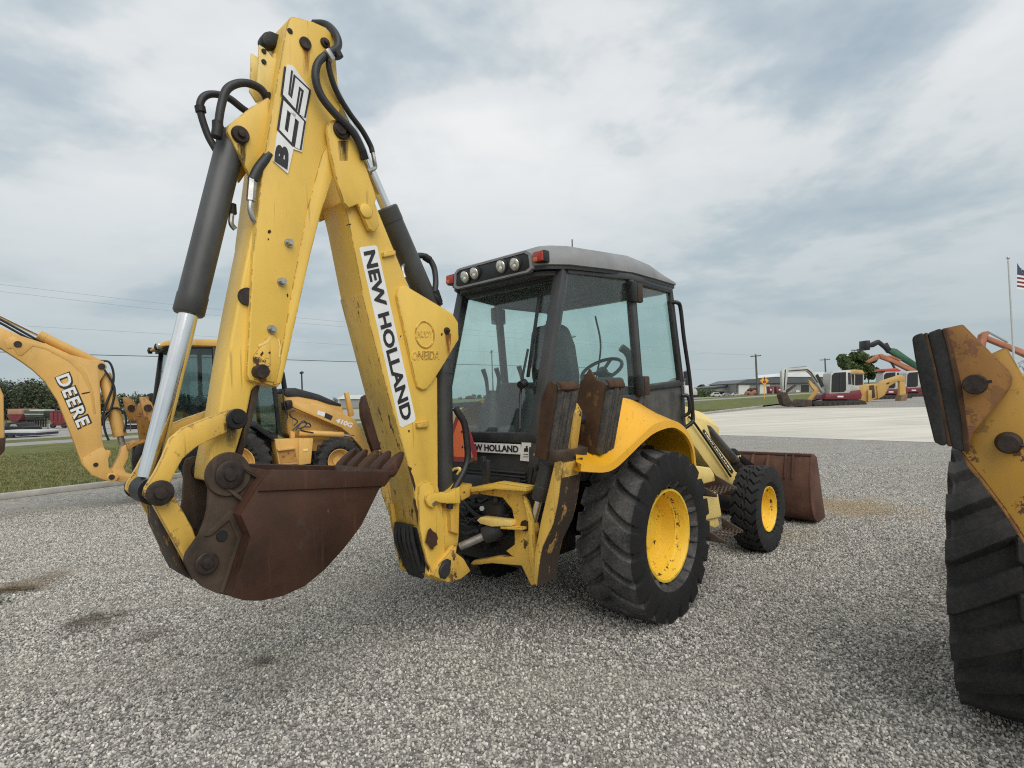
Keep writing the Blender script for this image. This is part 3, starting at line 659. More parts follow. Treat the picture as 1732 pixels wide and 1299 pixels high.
# ---- boom
boom = plateL(F, 'boom', [(582, 342), (600, 330), (629, 330), (663, 414), (694, 491), (722, 600), (740, 640), (741, 821), (749, 861), (754, 943), (756, 975), (748, 984), (737, 982), (721.4, 972), (723, 953), (708, 892), (697, 809), (657, 664), (613.8, 497), (591, 380)], -.125, .125, YEL, BH, .006)
plateL(F, 'boom_wear_face', [(612.3, 497), (655.5, 664), (695.6, 809), (706.5, 890), (712, 890), (701, 809), (661, 664), (618, 497)], -.1245, .1245, YELS, boom, .003)
for l0, l1 in ((-.172, -.14), (.14, .172)):
    q = [L(x, y, -.172) for x, y in [(554, 218), (556, 209), (562, 203), (577, 201), (588, 208), (593, 216), (608, 255), (622, 289), (637, 334), (634, 345), (642, 380), (634, 392), (625, 388), (606, 345), (590, 352), (582, 342), (571, 308), (560, 262)]]
    G().prism([(a, l0, z) for a, _, z in q], (0, l1 - l0, 0)).obj('boom_tip_plate', YEL, boom, .006)
    q = [L(x, y, -.14) for x, y in [(670, 500), (673, 488), (684.6, 483), (733.9, 512), (764.6, 530.8), (774, 546), (775, 574), (755, 607.7), (734, 641.5), (722, 657), (715, 660), (706, 655), (700, 635)]]
    s = -1 if l0 < 0 else 1
    G().prism([(a, s * .146, z) for a, _, z in q], (0, -s * .024, 0)).obj('boom_ram_plate', YEL, boom, .005)
    q = [L(x, y, -.14) for x, y in [(708, 840), (709, 823), (716, 816), (725, 814.5), (733.5, 821), (738, 850), (752, 880), (753, 940), (750, 968), (735, 975), (722, 950), (710, 895)]]
    G().prism([(a, s * .140, z) for a, _, z in q], (0, -s * .018, 0)).obj('boom_foot_plate', YEL, boom, .005)
pin(F, 'boom_tip_pin', 580, 219, .19, -.19, .052, PINM, boom, False); pin(F, 'tip_nut', 578, 217, -.19, -.20, .034, PINM, boom, False)
pin(F, 'ram_plate_pin', 758, 559, .165, -.162, .024, PINM, boom)
G().lathe([(0, 0), (.042, 0), (.042, .006), (.036, .009), (0, .0095)], L(619, 357, -.172), (0, -1, 0), 28).obj('tip_cap', YEL, boom, sharp=30)
hl = -.1265
plateL(F, 'name_sticker', [(608, 420), (611, 418), (634, 414.8), (638, 417), (703, 708), (701, 713), (680, 723), (676, 720)], hl, hl + .003, WHITE, boom, 0)
letters('lettering', 'NEW HOLLAND', INK, boom, L(614.5, 426, hl - .001), L(680, 714, hl - .001), L(634, 422, hl - .001), .035, space=1.0)
hl = -.1475
letters('raised_lettering', 'ONEIDA', YEL, boom, L(696, 609, hl), L(743, 607.5, hl), L(696.5, 594, hl), .012, .003)
c = V(L(718.5, 566, hl))
G().tube([c + (.075 * math.cos(t), 0, .085 * math.sin(t)) for t in np.linspace(0, 2 * math.pi, 29)], .005, 6, 2).obj('raised_ring', YEL, boom)
letters('raised_lettering', 'RUDY', YEL, boom, L(706, 571, hl), L(732, 570, hl), L(706, 560, hl), .01, .002)
for (x, y) in ((648, 429), (664, 429)):
    pass
plateL(F, 'hose_bracket', [(648, 427), (669, 423), (670, 431), (649, 435)], -.145, -.12, YEL, boom, .003)
plateL(F, 'hose_bracket', [(705, 716), (725, 713), (725, 723), (706, 724)], -.145, -.12, YELW, boom, .003)
G().prism([(a, -.108, z) for a, _, z in [L(x, y, -.125) for x, y in [(713, 893), (726, 953), (723.5, 973), (717, 968), (719, 950), (706.5, 893)]]], (0, .216, 0)).obj('foot_shade_slab', BLK, boom, .002)  # solid black slab standing in for the shaded hollow between the foot plates
for k in range(6):
    y = -.075 + k * .03; p = V(L(703, 890, -.125)); p[1] = y; q = V(L(717, 946, -.125)); q[1] = y * 1.05; r_ = V(L(724, 968, -.125)); r_[1] = y * .8
    hose('foot_hose', [p, .5 * (p + q) - (.016 + .01 * (k % 3), 0, 0), q + (-.01, 0, -.02 - .012 * (k % 2)), r_ + (0, 0, -.045)], .015, boom)
ram('dipper_ram', L(750, 573, 0), L(532, 76, 0), .49, .072, BH, CYLG, CHROME, .5)
G().prism([(a, .125, z) for a, _, z in [L(x, y, .125) for x, y in [(655, 850), (668, 850), (680, 900), (696, 962), (688, 968), (676, 962), (661, 890)]]], (0, -.02, 0)).obj('foot_cheek', YELS, boom, .004)
br = ram('boom_ram', L(752, 868, 0), L(746, 566, 0), .86, .07, BH, CYLG, CHROME, .55)
plateL(F, 'ram_guard', [(743, 650), (759, 640), (756, 800), (744, 820)], .0, .10, CHAR, BH, .01)

# stains and lost paint with a shape of their own
def blotch(name, pts, l, mat, parent, grow=0.):
    return G().prism([V(L(x, y, l)) for x, y in pts], (0, .0015, 0)).obj(name, mat, parent)
def stain_mat(name, col, dens):
    m, nt, b = new_mat(name); o = nt.nodes['Material Output']; t = N(nt, 'ShaderNodeBsdfTransparent'); mx_ = N(nt, 'ShaderNodeMixShader')
    g_ = N(nt, 'ShaderNodeTexCoord'); s_ = N(nt, 'ShaderNodeSeparateXYZ'); nt.links.new(g_.outputs['Generated'], s_.inputs[0])
    ex = M_(nt, 'SUBTRACT', 1.0, M_(nt, 'ABSOLUTE', M_(nt, 'MULTIPLY', M_(nt, 'SUBTRACT', s_.outputs[0], .5), 2.0)))
    f = M_(nt, 'MULTIPLY', M_(nt, 'MULTIPLY', ex, s_.outputs[2]), thr(nt, noise(nt, objco(nt, (6, 6, .8)), 9, 6, .7), .35, .65))
    nt.links.new(M_(nt, 'MINIMUM', M_(nt, 'MULTIPLY', f, dens), 1.0), mx_.inputs[0]); nt.links.new(t.outputs[0], mx_.inputs[1]); nt.links.new(b.outputs[0], mx_.inputs[2]); nt.links.new(mx_.outputs[0], o.inputs[0])
    b.inputs['Base Color'].default_value = (*col, 1); b.inputs['Roughness'].default_value = .85; return m
RUN = stain_mat('rust run', (.30, .10, .02), 2.2); OIL = stain_mat('oil run', (.03, .022, .014), 2.0)
CHIP = rusty('bare rusted steel', (.028, .015, .010), (.075, .036, .022), .85, 9.)
blotch('rust_run', [(511, 82), (525, 82), (521, 128), (512, 128)], -.1312, RUN, dip); blotch('rust_run', [(752, 564), (764, 564), (761, 604), (754, 604)], -.1478, RUN, boom); blotch('rust_run', [(570, 238), (590, 238), (588, 272), (574, 272)], -.1735, OIL, boom)
blotch('oil_run', [(378, 716), (404, 716), (398, 760), (384, 756)], -.1665, OIL, BH); blotch('rust_run', [(437, 640), (452, 640), (448, 650), (440, 650)], -.1385, RUN, dip); blotch('oil_run', [(400, 244), (418, 244), (414, 282), (405, 282)], -.0765, OIL, dip)
blotch('paint_loss', [(722, 905), (724, 897), (728, 893), (732, 898), (738, 902), (741, 910), (739, 916), (740, 921), (734, 925), (733, 930), (728, 928), (725, 922), (719, 917), (721, 911)], -.1595, CHIP, boom)
blotch('paint_loss', [(700, 842), (703, 846), (705, 858), (710, 875), (712, 893), (716, 908), (715, 914), (711, 905), (707, 886), (702, 862), (699, 848)], -.1268, CHIP, boom)
blotch('paint_loss', [(690, 788), (697, 792), (695, 797), (699, 806), (703, 822), (702, 832), (698, 818), (693, 800)], -.1268, CHIP, boom); blotch('paint_loss', [(716, 935), (719, 934), (721, 944), (726, 958), (725, 968), (721, 960), (717, 946)], -.1268, CHIP, boom)
for pts in ([(453, 390), (457, 388), (459, 392), (456, 395), (453, 394)], [(453, 403), (455, 403), (455, 406), (453, 406)], [(440, 600), (444, 594), (446, 597), (442, 603)], [(454, 596), (457, 594), (458, 597), (455, 599)], [(485, 498), (487, 496), (488, 501), (486, 503)]): blotch('paint_chip', pts, -.1385 if pts[0][1] > 560 else -.1318, CHIP, dip)
for pts in ([(437, 583), (452, 577), (456, 571), (458, 572), (454, 579), (438, 587)], [(472, 572), (475, 586), (474, 604), (472, 604), (473, 587), (470, 573)]): blotch('paint_chip', pts, -.1385, YELP, dip)
for pts in ([(676, 568), (679, 567), (678, 571)], [(746, 564), (749, 563), (748, 568), (746, 567)], [(690, 728), (693, 727), (693, 731), (691, 731)], [(586, 380), (594, 378), (594, 379.5), (586, 382)]): blotch('paint_chip', pts, -.1478 if pts[0][1] < 570 and pts[0][0] > 600 else -.127, CHIP, boom)
# hoses on the dipper
hose('hose', [L(455, 172, -.05), L(440, 150, -.06), L(412, 140, -.07), L(385, 150, -.07), L(374, 180, -.07), L(368, 222, -.07)], .021, dip)
hose('hose', [L(470, 210, .05), L(420, 190, .05), L(385, 165, .06), L(352, 160, .06), L(338, 180, .06), L(350, 225, .06), L(366, 255, .04)], .019, dip)
G().cyl(L(369, 212, -.07), L(366, 232, -.07), .027, .027, 12).obj('hose_fitting', IRON, dip)
hose('hose', [L(455, 262, -.11), L(437, 285, -.12), L(427, 305, -.12)], .026, dip)
G().cyl(L(427, 303, -.12), L(424, 340, -.12), .022, .022, 6).obj('hose_fitting', STEEL, dip)
G().tube([L(424, 336, -.12), L(423, 355, -.12), L(429, 372, -.115), L(436, 376, -.11)], .014, 8).obj('steel_pipe', STEEL, dip)
G().cyl(L(392, 345, 0), L(393, 362, 0), .022, .022, 6).obj('hose_fitting', IRON, dip)
G().tube([L(392, 360, 0), L(391, 378, 0), L(398, 388, 0)], .014, 8).obj('steel_pipe', STEEL, dip)
hose('hose', [L(530, 40, .0), L(552, 42, -.08), L(569, 60, -.16), L(571, 80, -.18), L(553, 92, -.19), L(537, 108, -.19), L(534, 135, -.19), L(545, 165, -.19), L(570, 196, -.20), L(596, 222, -.205), L(612, 252, -.20), L(616, 268, -.19)], .022, dip)
hose('hose', [L(572, 84, -.17), L(560, 96, -.19), L(556, 112, -.18), L(568, 152, -.16), L(590, 190, -.14), L(612, 220, -.12), L(626, 245, -.11), L(630, 258, -.11)], .016, dip)
plateL(F, 'hose_clamp', [(551, 83), (557, 80), (568, 98), (562, 102)], -.225, -.17, STEEL, dip, .004)
G().cyl(L(613, 254, -.20), L(618, 270, -.19), .024, .024, 6).obj('hose_fitting', IRON, boom)
G().tube([L(630, 256, -.11), L(633, 272, -.11), L(634, 284, -.10), L(622, 290, -.10)], .013, 8).obj('steel_pipe', STEEL, boom)
hose('hose', [L(687, 446, .04), L(700, 434, .02), L(720, 434, 0), L(733, 450, -.02), L(737, 475, -.04), L(736, 498, -.06), L(745, 516, -.06)], .021, boom)
G().tube([L(684, 470, -.05), L(681, 452, -.03), L(694, 440, .03)], .013, 8).obj('steel_pipe', STEEL, boom)

for p, q in ((L(574, 98, -.19), L(568, 86, -.185)), (L(455, 172, -.05), L(449, 158, -.055)), (L(368, 206, -.07), L(368, 222, -.07)), (L(340, 190, .06), L(338, 180, .06)), (L(727, 440, -.01), L(718, 434, .0)), (L(736, 492, -.06), L(743, 512, -.06))):
    G().cyl(p, q, .026, .026, 14).obj('hose_ferrule', IRON, dip if p[2] > 2.9 else boom)
blotch('rust_spot', [(553, 864), (556, 862), (557, 867), (554, 869)], -bw - .004, RUN, bk)
# ---- swing frame and tail gear
A = F.A
aF = -1.05
tail = plateA(F, 'tail_frame', [(794, 829), (890, 824), (891, 834), (882, 838), (887, 848), (898, 882), (904, 888), (904, 900), (900, 908), (900, 950), (906, 988), (898, 991), (888, 970), (882, 957), (831, 953), (804, 956), (786, 965), (800, 948), (841, 941), (868, 942), (855, 932), (870, 921), (870, 884), (866, 862), (850, 842), (812, 836), (793, 838)], aF, aF + .05, YELW, BH, .006)
plateA(F, 'tail_top_flange', [(796, 824), (838, 816), (891, 824), (890, 832), (838, 828), (797, 833)], aF - .06, aF + .03, YEL, tail, .005)
plateA(F, 'tail_mid_flange', [(806, 880), (812, 875), (864, 881), (864, 890), (831, 891), (812, 886)], aF - .05, aF + .02, YELP, tail, .005)
plateA(F, 'tail_mid_flange', [(846, 890), (884, 892), (884, 897), (846, 895)], aF - .05, aF + .02, YEL, tail, .003)
q = A(889, 889, aF)
G().lathe([(0, 0), (.035, 0), (.035, .012), (0, .013)], q, (-1, 0, 0), 20).obj('frame_pin', PINM, tail)
plateA(F, 'tail_gusset', [(884, 838), (888, 848), (899, 882), (903, 950), (907, 988), (903, 986), (894, 940), (893, 884)], aF - .03, aF + .0, YEL, tail, .003)
G().prism([(aF, .30, .42), (aF, .82, .40), (aF, .86, 1.02), (aF, .30, 1.05), (aF, .30, .98), (aF, .76, .95), (aF, .74, .50), (aF, .30, .52)], (.05, 0, 0)).obj('tail_frame_half', YELW, tail, .006)
# king post casting behind the boom foot
G().loft([[(-1.18 + dx, y, z) for dx, y in ((-.10, -.11), (.14, -.13), (.14, .13), (-.10, .11))] for z in (.44, .48)]).obj('swing_foot', IRON, BH, .012)
plateL(F, 'swing_post', [(748, 862), (775, 862), (777, 905), (775, 925), (752, 938)], -.09, .09, YEL, BH, .012)
plateL(F, 'swing_lower_lug', [(733, 975), (742, 955), (768, 925), (774, 922), (772, 935), (785, 945), (797, 966), (780, 980), (757, 986)], -.17, -.12, YELW, BH, .008)
pin(F, 'swing_pin', 754, 965, -.165, -.19, .045, CHAR, BH, False)
plateL(F, 'swing_pin_plate', [(749, 950), (757, 945), (764, 948), (762, 968), (754, 980), (746, 978), (744, 968)], -.185, -.17, CHAR, BH, .006)
plateL(F, 'boom_lock_hook', [(722, 838), (730, 833), (757, 832), (778, 822), (779, 852), (756, 852), (743, 850), (736, 848), (738, 854), (732, 860), (724, 855), (720, 846)], -.165, -.145, YEL, BH, .005)
pin(F, 'lock_pin', 736, 852, -.145, -.175, .016, STEEL, BH, False)
plateL(F, 'swing_upper_lug', [(760, 835), (775, 818), (800, 818), (796, 840), (778, 850), (777, 905), (762, 900)], -.12, .12, YELW, BH, .01)
ram('swing_ram', A(848, 893, -1.02), A(778, 925, -1.2), .42, .055, BH, CHAR, STEEL, .5)
ram('swing_ram', V(A(848, 893, -1.02)) * (1, -1, 1), V(A(778, 925, -1.2)) * (1, -1, 1), .42, .055, BH, CHAR, STEEL, .5)
G().box((-.62, 0, .78), (.62, .86, .62)).obj('chassis_rear_blocker', BLK, BH, .03)  # plain black chassis body, added to block light under the frame
G().box((.55, 0, .72), (2.3, .58, .42)).obj('chassis', BLK, BH, .03)  # second black chassis box, blocks light further forward
G().cyl((0, -.68, .60), (0, .68, .60), .11, .11, 20).obj('rear_axle', BLK, BH)
G().cyl((2.16, -.85, .43), (2.16, .85, .43), .08, .08, 20).obj('front_axle', BLK, BH)
for k, (p, q) in enumerate([((785, 848), (862, 872)), ((783, 858), (866, 858)), ((786, 870), (850, 853)), ((782, 900), (864, 905)), ((784, 866), (866, 890)), ((790, 910), (868, 912)), ((788, 842), (858, 846))]):
    a0 = -1.0 + .03 * (k % 3); p0, p1 = V(A(*p, a0)), V(A(*q, a0 + .05)); m = (p0 + p1) / 2 + (-.06 + .02 * k, 0, -.05 + .03 * (k % 3))
    hose('swing_hose', [p0, m, p1], .015, BH)
rh = random.Random(12)
for k in range(24):
    x0, x1 = 778 + rh.uniform(0, 14), 852 + rh.uniform(-12, 16); y0, y1 = rh.uniform(838, 935), rh.uniform(840, 930); a0 = -1.02 + rh.uniform(0, .12)
    p0, p1 = V(A(x0, y0, a0)), V(A(x1, y1, a0 + .06)); m1 = p0 * .65 + p1 * .35 + (rh.uniform(-.07, .03), 0, rh.uniform(-.08, .05)); m2 = p0 * .3 + p1 * .7 + (rh.uniform(-.05, .05), 0, rh.uniform(-.06, .06))
    hose('swing_hose', [p0, m1, m2, p1], rh.choice((.010, .013, .017)), BH, rh.choice((HOSE, HOSE, IRON)))
for (x, y) in ((800, 846), (815, 860), (806, 898), (838, 846)):
    p = V(A(x, y, -1.06)); G().cyl(p, p + (.05, .03, -.01), .018, .018, 6).obj('hose_fitting', STEEL if x == 815 else IRON, BH)
G().box(A(812, 905, -.98), (.12, .22, .16)).obj('valve_block', IRON, BH, .02)
G().box(A(838, 862, -.97), (.10, .18, .10)).obj('valve_block', CHAR, BH, .015)
hose('tail_hose', [L(770, 690, -.12), L(776, 700, -.13), L(785, 715, -.14), L(789, 740, -.14), L(791, 775, -.14), L(783, 800, -.14), L(765, 835, -.14), L(760, 860, -.13)], .024, BH)
G().tube([A(903, 790, -1.0), A(899, 800, -1.0), A(893, 840, -1.0), A(896, 860, -1.0)], .012, 8).obj('tail_hose', HOSE, BH)
g = G(); g.tube([A(906, 795, -1.0) , A(912, 786, -1.0), A(918, 800, -1.0), A(916, 830, -1.0), A(906, 850, -1.0)], .014, 8); g.obj('tail_hose', HOSE, BH)
for s in (0, 1):
    G().bar(A(817 + 8 * s, 772 + 6 * s, -1.04), A(822 + 3 * s, 818, -1.04), .03, .03).obj('lock_lever', CHAR, BH, .004)
G().bar(A(768, 795, -1.15), A(806, 776, -1.12), .03, .025).obj('lock_handle', BUCKD, BH, .004)
G().tube([A(765, 796, -1.2), A(770, 793, -1.2), A(778, 793, -1.2), A(774, 802, -1.2)], .010, 8).obj('latch', YELP, BH)

# ---- stabilisers
def stab(s):
    """s = -1 the side toward the camera; s = +1 its mirror image"""
    mir = lambda p: (p[0], p[1] * -s, p[2])
    q = [A(x, y, -1.14) for x, y in [(937.8, 782), (953.5, 782), (944, 850), (936, 886), (918, 925), (913.5, 946), (908, 992), (902, 985), (903.6, 940), (914, 884)]]
    lg = G().prism([mir(p) for p in q], (.17, 0, 0)).obj('stabilizer_leg', YELW, BH, .004)
    # rusty outer wall of the leg
    q2 = [A(x, y, -1.14) for x, y in [(953, 780), (944, 850), (936, 886), (918, 925), (913.5, 946), (908, 992)]]
    g = G(); ring = [V(mir(p)) + V((.0, s * .002, 0)) for p in q2]; g.loft([ring, [p + V((.19, 0, 0)) for p in ring], [p + V((.19, -s * .02, 0)) for p in ring], [p + V((.004, -s * .02, 0)) for p in ring]], closed=False)
    g.obj('leg_outer_wall', LEGW, lg)
    ram('stabilizer_ram', mir(A(928, 784, -1.02)), mir(A(903, 880, -1.02)), .62, .052, BH, CYLG, CHROME, .5)
    up, ot, fr = V((0, -math.sin(.25) , math.cos(.25))), V((0, -math.cos(.25), -math.sin(.25))), V((1, 0, 0))
    if s > 0: up, ot = up * (1, -1, 1), ot * (1, -1, 1)
    B0 = V(mir(A(917, 777, -1.14))); H_ = .45
    pad = None
    for k, da in enumerate((0., .36)):
        o0 = B0 + fr * da + (ot * .02 + up * .03 if k else 0)
        w_ = .085 if k == 0 else .16
        # pressed steel bracket with a pointed, rounded head
        sh = [(0, 0), (w_, 0), (w_, H_ * .96), (w_ * .85, H_ * 1.03)] + ([(w_ * .4, H_ * 1.06), (w_ * .05, H_ * 1.0), (-.02, H_ * .8)] if k == 0 else [(w_ * .55, H_ * 1.03), (w_ * .12, H_ * 1.17), (-.03, H_ * .95), (-.04, H_ * .6)])
        pts = [o0 + ot * (u_ - .06) + up * v_ for u_, v_ in sh]
        b_ = G().prism(pts, fr * .016).obj('stabilizer_pad' if k == 0 else 'pad_bracket', PADM, BH if k == 0 else pad, .004)
        if k == 0: pad = b_
        # curled steel head that wraps over the rubber
        g = G(); arc = [(w_ - .06 - .01 + .05 * math.sin(t), H_ * (.98 + .10 * math.cos(t))) for t in np.linspace(.2, 1.5, 6)]
        g.loft([[o0 + ot * (u_ - .0) + up * v_ + fr * d_ for u_, v_ in arc] + [o0 + ot * (u_ - .012) + up * (v_ - .012) + fr * d_ for u_, v_ in arc[::-1]] for d_ in (.0, .12, .17)]); g.obj('pad_flange', PADM, pad, .003)
        for j in range(7):
            hh = H_ * (.93 + .05 * random.random()); g = G()
            g.box(o0 + fr * (.030 + j * .0225) + ot * (w_ - .06 - .02 + .012 * random.random()) + up * (hh / 2 + .012 * random.random()), (.0195, .10, hh), (fr, ot, up)); g.obj('rubber_strip', LAM, pad, .004)
    c0 = B0 + up * .05 + ot * .05 + fr * .17
    G().box(c0 + up * -.02, (.30, .10, .085), (fr, ot, up)).obj('pad_channel', BUCKD, pad, .006)
    c1 = B0 + fr * .21 + up * .24 + ot * .02
    G().cyl(c1 - fr * .10, c1 + fr * .10, .036, .036, 16).obj('pad_pin', CHAR, pad)
    G().loft([[c1 - fr * .05 + ot * x_ + up * y_ for x_, y_ in ((-.07, -.22), (.06, -.22), (.05, .06), (0, .11), (-.06, .06))], [c1 + fr * .03 + ot * x_ + up * y_ for x_, y_ in ((-.07, -.22), (.06, -.22), (.05, .06), (0, .11), (-.06, .06))]]).obj('leg_head', YELW, lg, .01)
stab(-1); stab(1)

# ---- wheels
def wheel(x, l, out, R, Wd, rr, fn, dep, nth, ntr, tm, dish, wall, z=None):
    z = R - .012 if z is None else z
    e = bpy.data.objects.new('wheel', None); COL.objects.link(e); e.parent = BH; e.empty_display_size = .2
    make_tyre('tyre', (x, l, z), R, Wd, rr, fn, dep, nth, ntr, tm, e, wall)
    make_rim('rim', (x, l, z), out, rr, Wd, dish, YELR, e)
    return e
RL = lug_r4(20, -2.3, 1.5, .80, .06); LL = RL
wheel(0, -.85, -1, .612, .45, .315, RL, .036, 640, 48, TYRE1, .205, WALLR)
wheel(0, .85, 1, .612, .45, .315, RL, .028, 300, 30, TYRE1, .17, WALLR)
ZF = lug_zig(26)
wheel(2.13, -.895, -1, .43, .265, .215, ZF, .02, 560, 44, TYRE2, .12, None)
wheel(2.13, .895, 1, .43, .265, .215, ZF, .02, 280, 24, TYRE2, .12, None)

wh = [o for o in BH.children if o.name.startswith('wheel')][0]
for pts in ([(1113, 857), (1117, 847), (1121, 845), (1126, 848), (1131, 857), (1131.5, 868), (1129, 873), (1125, 868), (1119, 866), (1116, 860)], [(1106, 915), (1110, 913), (1111, 921), (1107, 923)], [(1096, 905), (1099, 903), (1100, 911), (1097, 913)], [(1141, 933), (1145, 931), (1145, 936), (1142, 938)], [(1098, 889), (1101, 888), (1101, 895), (1098, 897)]):
    G().prism([V(L(x, y, -.8155)) for x, y in pts], (0, .0015, 0)).obj('rust_patch', CHIP, wh)
# ---- rear mudguards
def fender(s):
    bot = [(982, 797), (1002, 798.5), (1021.6, 799), (1036, 795), (1050, 785), (1070, 765.5), (1090, 746), (1110, 731), (1136, 723), (1152, 729), (1164, 742), (1172, 762), (1175, 790)]
    top = [(983, 785), (1002, 788), (1019, 788), (1033, 784), (1046, 773.5), (1065, 756), (1087, 735), (1108, 717), (1136, 711), (1154, 719), (1166, 735), (1174, 757), (1178, 788)]
    bump_ = [.05, .08, .12, .16, .19, .22, .22, .18, .10, .05, .02, 0, 0]; inn_ = [.42, .38, .30, .20, .09] + [0.] * 8
    rows = []
    Pb = [V(L(x, y, -1.05)) for x, y in bot]; Pt = [V(L(x, y, -1.045)) for x, y in top]
    rows.append(Pb); rows.append(Pt)
    rows.append([p + V((0, .035, .012)) for p in Pt])
    rows.append([p + V((.36 * k_, .15, .03 + b * .35)) for p, b, k_ in zip(Pt, bump_, inn_)])
    rows.append([p + V((.58 * k_, .24, .035 + b * .85)) for p, b, k_ in zip(Pt, bump_, inn_)])
    rows.append([p + V((k_, .42, .03 + b)) for p, b, k_ in zip(Pt, bump_, inn_)])
    und = [[p + V((0, .02, -.004)) for p in Pb], [p + V((0, .06, -.035)) for p in Pt]] + [[p + V((0, 0, -.03)) for p in r] for r in rows[3:]]
    R_ = rows + und[::-1]
    dense = [spline(r, 4) for r in R_]
    if s > 0: dense = [[p * (1, -1, 1) for p in r] for r in dense]
    vs = [p for r in dense for p in r]; n = len(dense[0]); m = len(dense)
    fs = [(k * n + i, k * n + i + 1, ((k + 1) % m) * n + i + 1, ((k + 1) % m) * n + i) for k in range(m) for i in range(n - 1)] + [tuple(k * n for k in range(m))[::-1], tuple(k * n + n - 1 for k in range(m))]
    g = G(); g.add(vs, fs); return g.obj('mudguard', YELF, BH, sharp=33)
fender(-1); fender(1)

# ---- cab
def mir(p): return (p[0], -p[1], p[2])
RT, RBm, BT, BB, FT, FBm, FL_ = (-.49, -.55, 2.56), (-.85, -.55, 1.36), (.11, -.72, 2.56), (.18, -.72, 1.62), (.84, -.68, 2.56), (.98, -.68, 1.68), (1.04, -.66, 1.40)
SIL = (.13, -.72, 1.12)
g = G(); base = [(-.86, -.52), (-.84, -.56), (.16, -.71), (.95, -.66), (1.0, -.6), (1.0, .6), (.95, .66), (.16, .71), (-.84, .56), (-.86, .52)]
g.loft([[(x, y, 1.02) for x, y in base], [(x, y, 1.20) for x, y in base]])
cab = g.obj('cab', CHAR, BH, .01)
def frame_bar(name, p, q, w_=.06, d=.06, side=(0, 1, 0), mat=DARKG): return G().bar(p, q, w_, d, side).obj(name, mat, cab, .008)
# four rear/side/front posts each side, rails between them
for m_ in (lambda p: p, mir):
    frame_bar('post', m_((-.875, -.535, 1.05)), m_((-.85, -.53, 1.38)), .085, .07)
    frame_bar('post', m_((-.85, -.53, 1.36)), m_((-.49, -.53, 2.57)), .085, .075)
    frame_bar('post', m_(SIL), m_(BB), .05, .05, (1, 0, 0)); frame_bar('post', m_(BB), m_(BT), .055, .055, (1, 0, 0))
    frame_bar('post', m_((1.03, -.655, 1.05)), m_(FBm), .05, .05); frame_bar('post', m_(FBm), m_(FT), .05, .05)
    frame_bar('side_rail', m_((-.48, -.55, 2.54)), m_((.12, -.72, 2.54)), .05, .07, (0, 0, 1)); frame_bar('side_rail', m_((.10, -.72, 2.54)), m_((.85, -.68, 2.54)), .05, .06, (0, 0, 1))
    frame_bar('side_sill', m_((-.80, -.56, 1.585)), m_((.18, -.72, 1.60)), .045, .05, (0, 0, 1))
    # side panes and door
    def pane(name, pts, mat=GLS, th=.006): return G().prism([m_(p) for p in pts], V(m_((0, th, 0)))).obj(name, mat, cab)
    pane('window_pane', [(-.765, -.567, 1.60), (.155, -.722, 1.62), (.095, -.722, 2.515), (-.50, -.575, 2.515)])
    pane('door_pane', [(.21, -.722, 1.70), (.955, -.688, 1.735), (.845, -.688, 2.50), (.145, -.722, 2.50)])
    d_ = G(); d_.prism([m_(p) for p in [(.205, -.725, 1.695), (.98, -.69, 1.735), (1.02, -.685, 1.66), (1.055, -.68, 1.38), (1.0, -.68, 1.2), (.62, -.70, 1.16), (.36, -.715, 1.36), (.215, -.725, 1.60)]], V(m_((0, .03, 0)))).obj('door_panel', DOORG, cab, .006)
    for (p, q) in (((.205, -.728, 1.66), (.145, -.728, 2.515)), ((.145, -.728, 2.515), (.85, -.69, 2.515)), ((.85, -.69, 2.515), (.985, -.69, 1.71)), ((.985, -.69, 1.70), (.205, -.728, 1.665))):
        frame_bar('door_frame', m_(p), m_(q), .032, .04, (0, 1, 0), CHAR)
    for z, a_ in ((2.42, .155), (1.69, .20)):
        G().box(m_((a_ - .055, -.752, z)), (.07, .05, .16)).obj('hinge', IRON, cab, .012); G().box(m_((a_ + .035, -.752, z)), (.075, .045, .15)).obj('hinge', BUCKD, cab, .012)
    G().tube([m_(p) for p in [(.93, -.71, 1.60), (.965, -.755, 1.58), (.975, -.755, 1.45), (.95, -.71, 1.41)]], .016, 8).obj('door_handle', BLK, cab)
    G().tube([m_(p) for p in [(.85, -.69, 2.42), (.875, -.74, 2.41), (.915, -.745, 2.36), (.955, -.745, 2.1), (1.03, -.745, 1.75), (1.06, -.745, 1.42), (1.045, -.74, 1.35), (.99, -.69, 1.30)]], .018, 10).obj('grab_rail', BLK, cab)
# rear window, cross bars, front window
frame_bar('rear_header', (-.50, -.56, 2.52), (-.50, .56, 2.52), .08, .07, (0, 0, 1), BLK)
frame_bar('rear_sill', (-.862, -.56, 1.36), (-.862, .56, 1.36), .07, .06, (0, 0, 1), CHAR)
frame_bar('front_header', (.845, -.68, 2.53), (.845, .68, 2.53), .05, .05, (0, 0, 1)); frame_bar('front_sill', (1.0, -.66, 1.66), (1.0, .66, 1.66), .05, .05, (0, 0, 1))
G().prism([(-.845, -.49, 1.39), (-.845, .49, 1.39), (-.515, .49, 2.49), (-.515, -.49, 2.49)], (.006, 0, 0)).obj('rear_pane', GLS, cab)
G().prism([(.99, -.65, 1.69), (.99, .65, 1.69), (.845, .65, 2.50), (.845, -.65, 2.50)], (.006, 0, 0)).obj('front_pane', GLS, cab)
G().prism([(-.868, -.50, 1.34), (-.868, .50, 1.34), (-.895, .50, .86), (-.895, -.50, .86)], (.03, 0, 0)).obj('tail_panel', CHAR, cab, .005)
for k in range(7):
    z = 1.12 - k * .026
    G().box((-.888, -.10, z), (.03, .72, .012), ((.97, 0, -.25), (0, 1, 0), (.25, 0, .97))).obj('louvre_slat', CHAR, cab, .002)
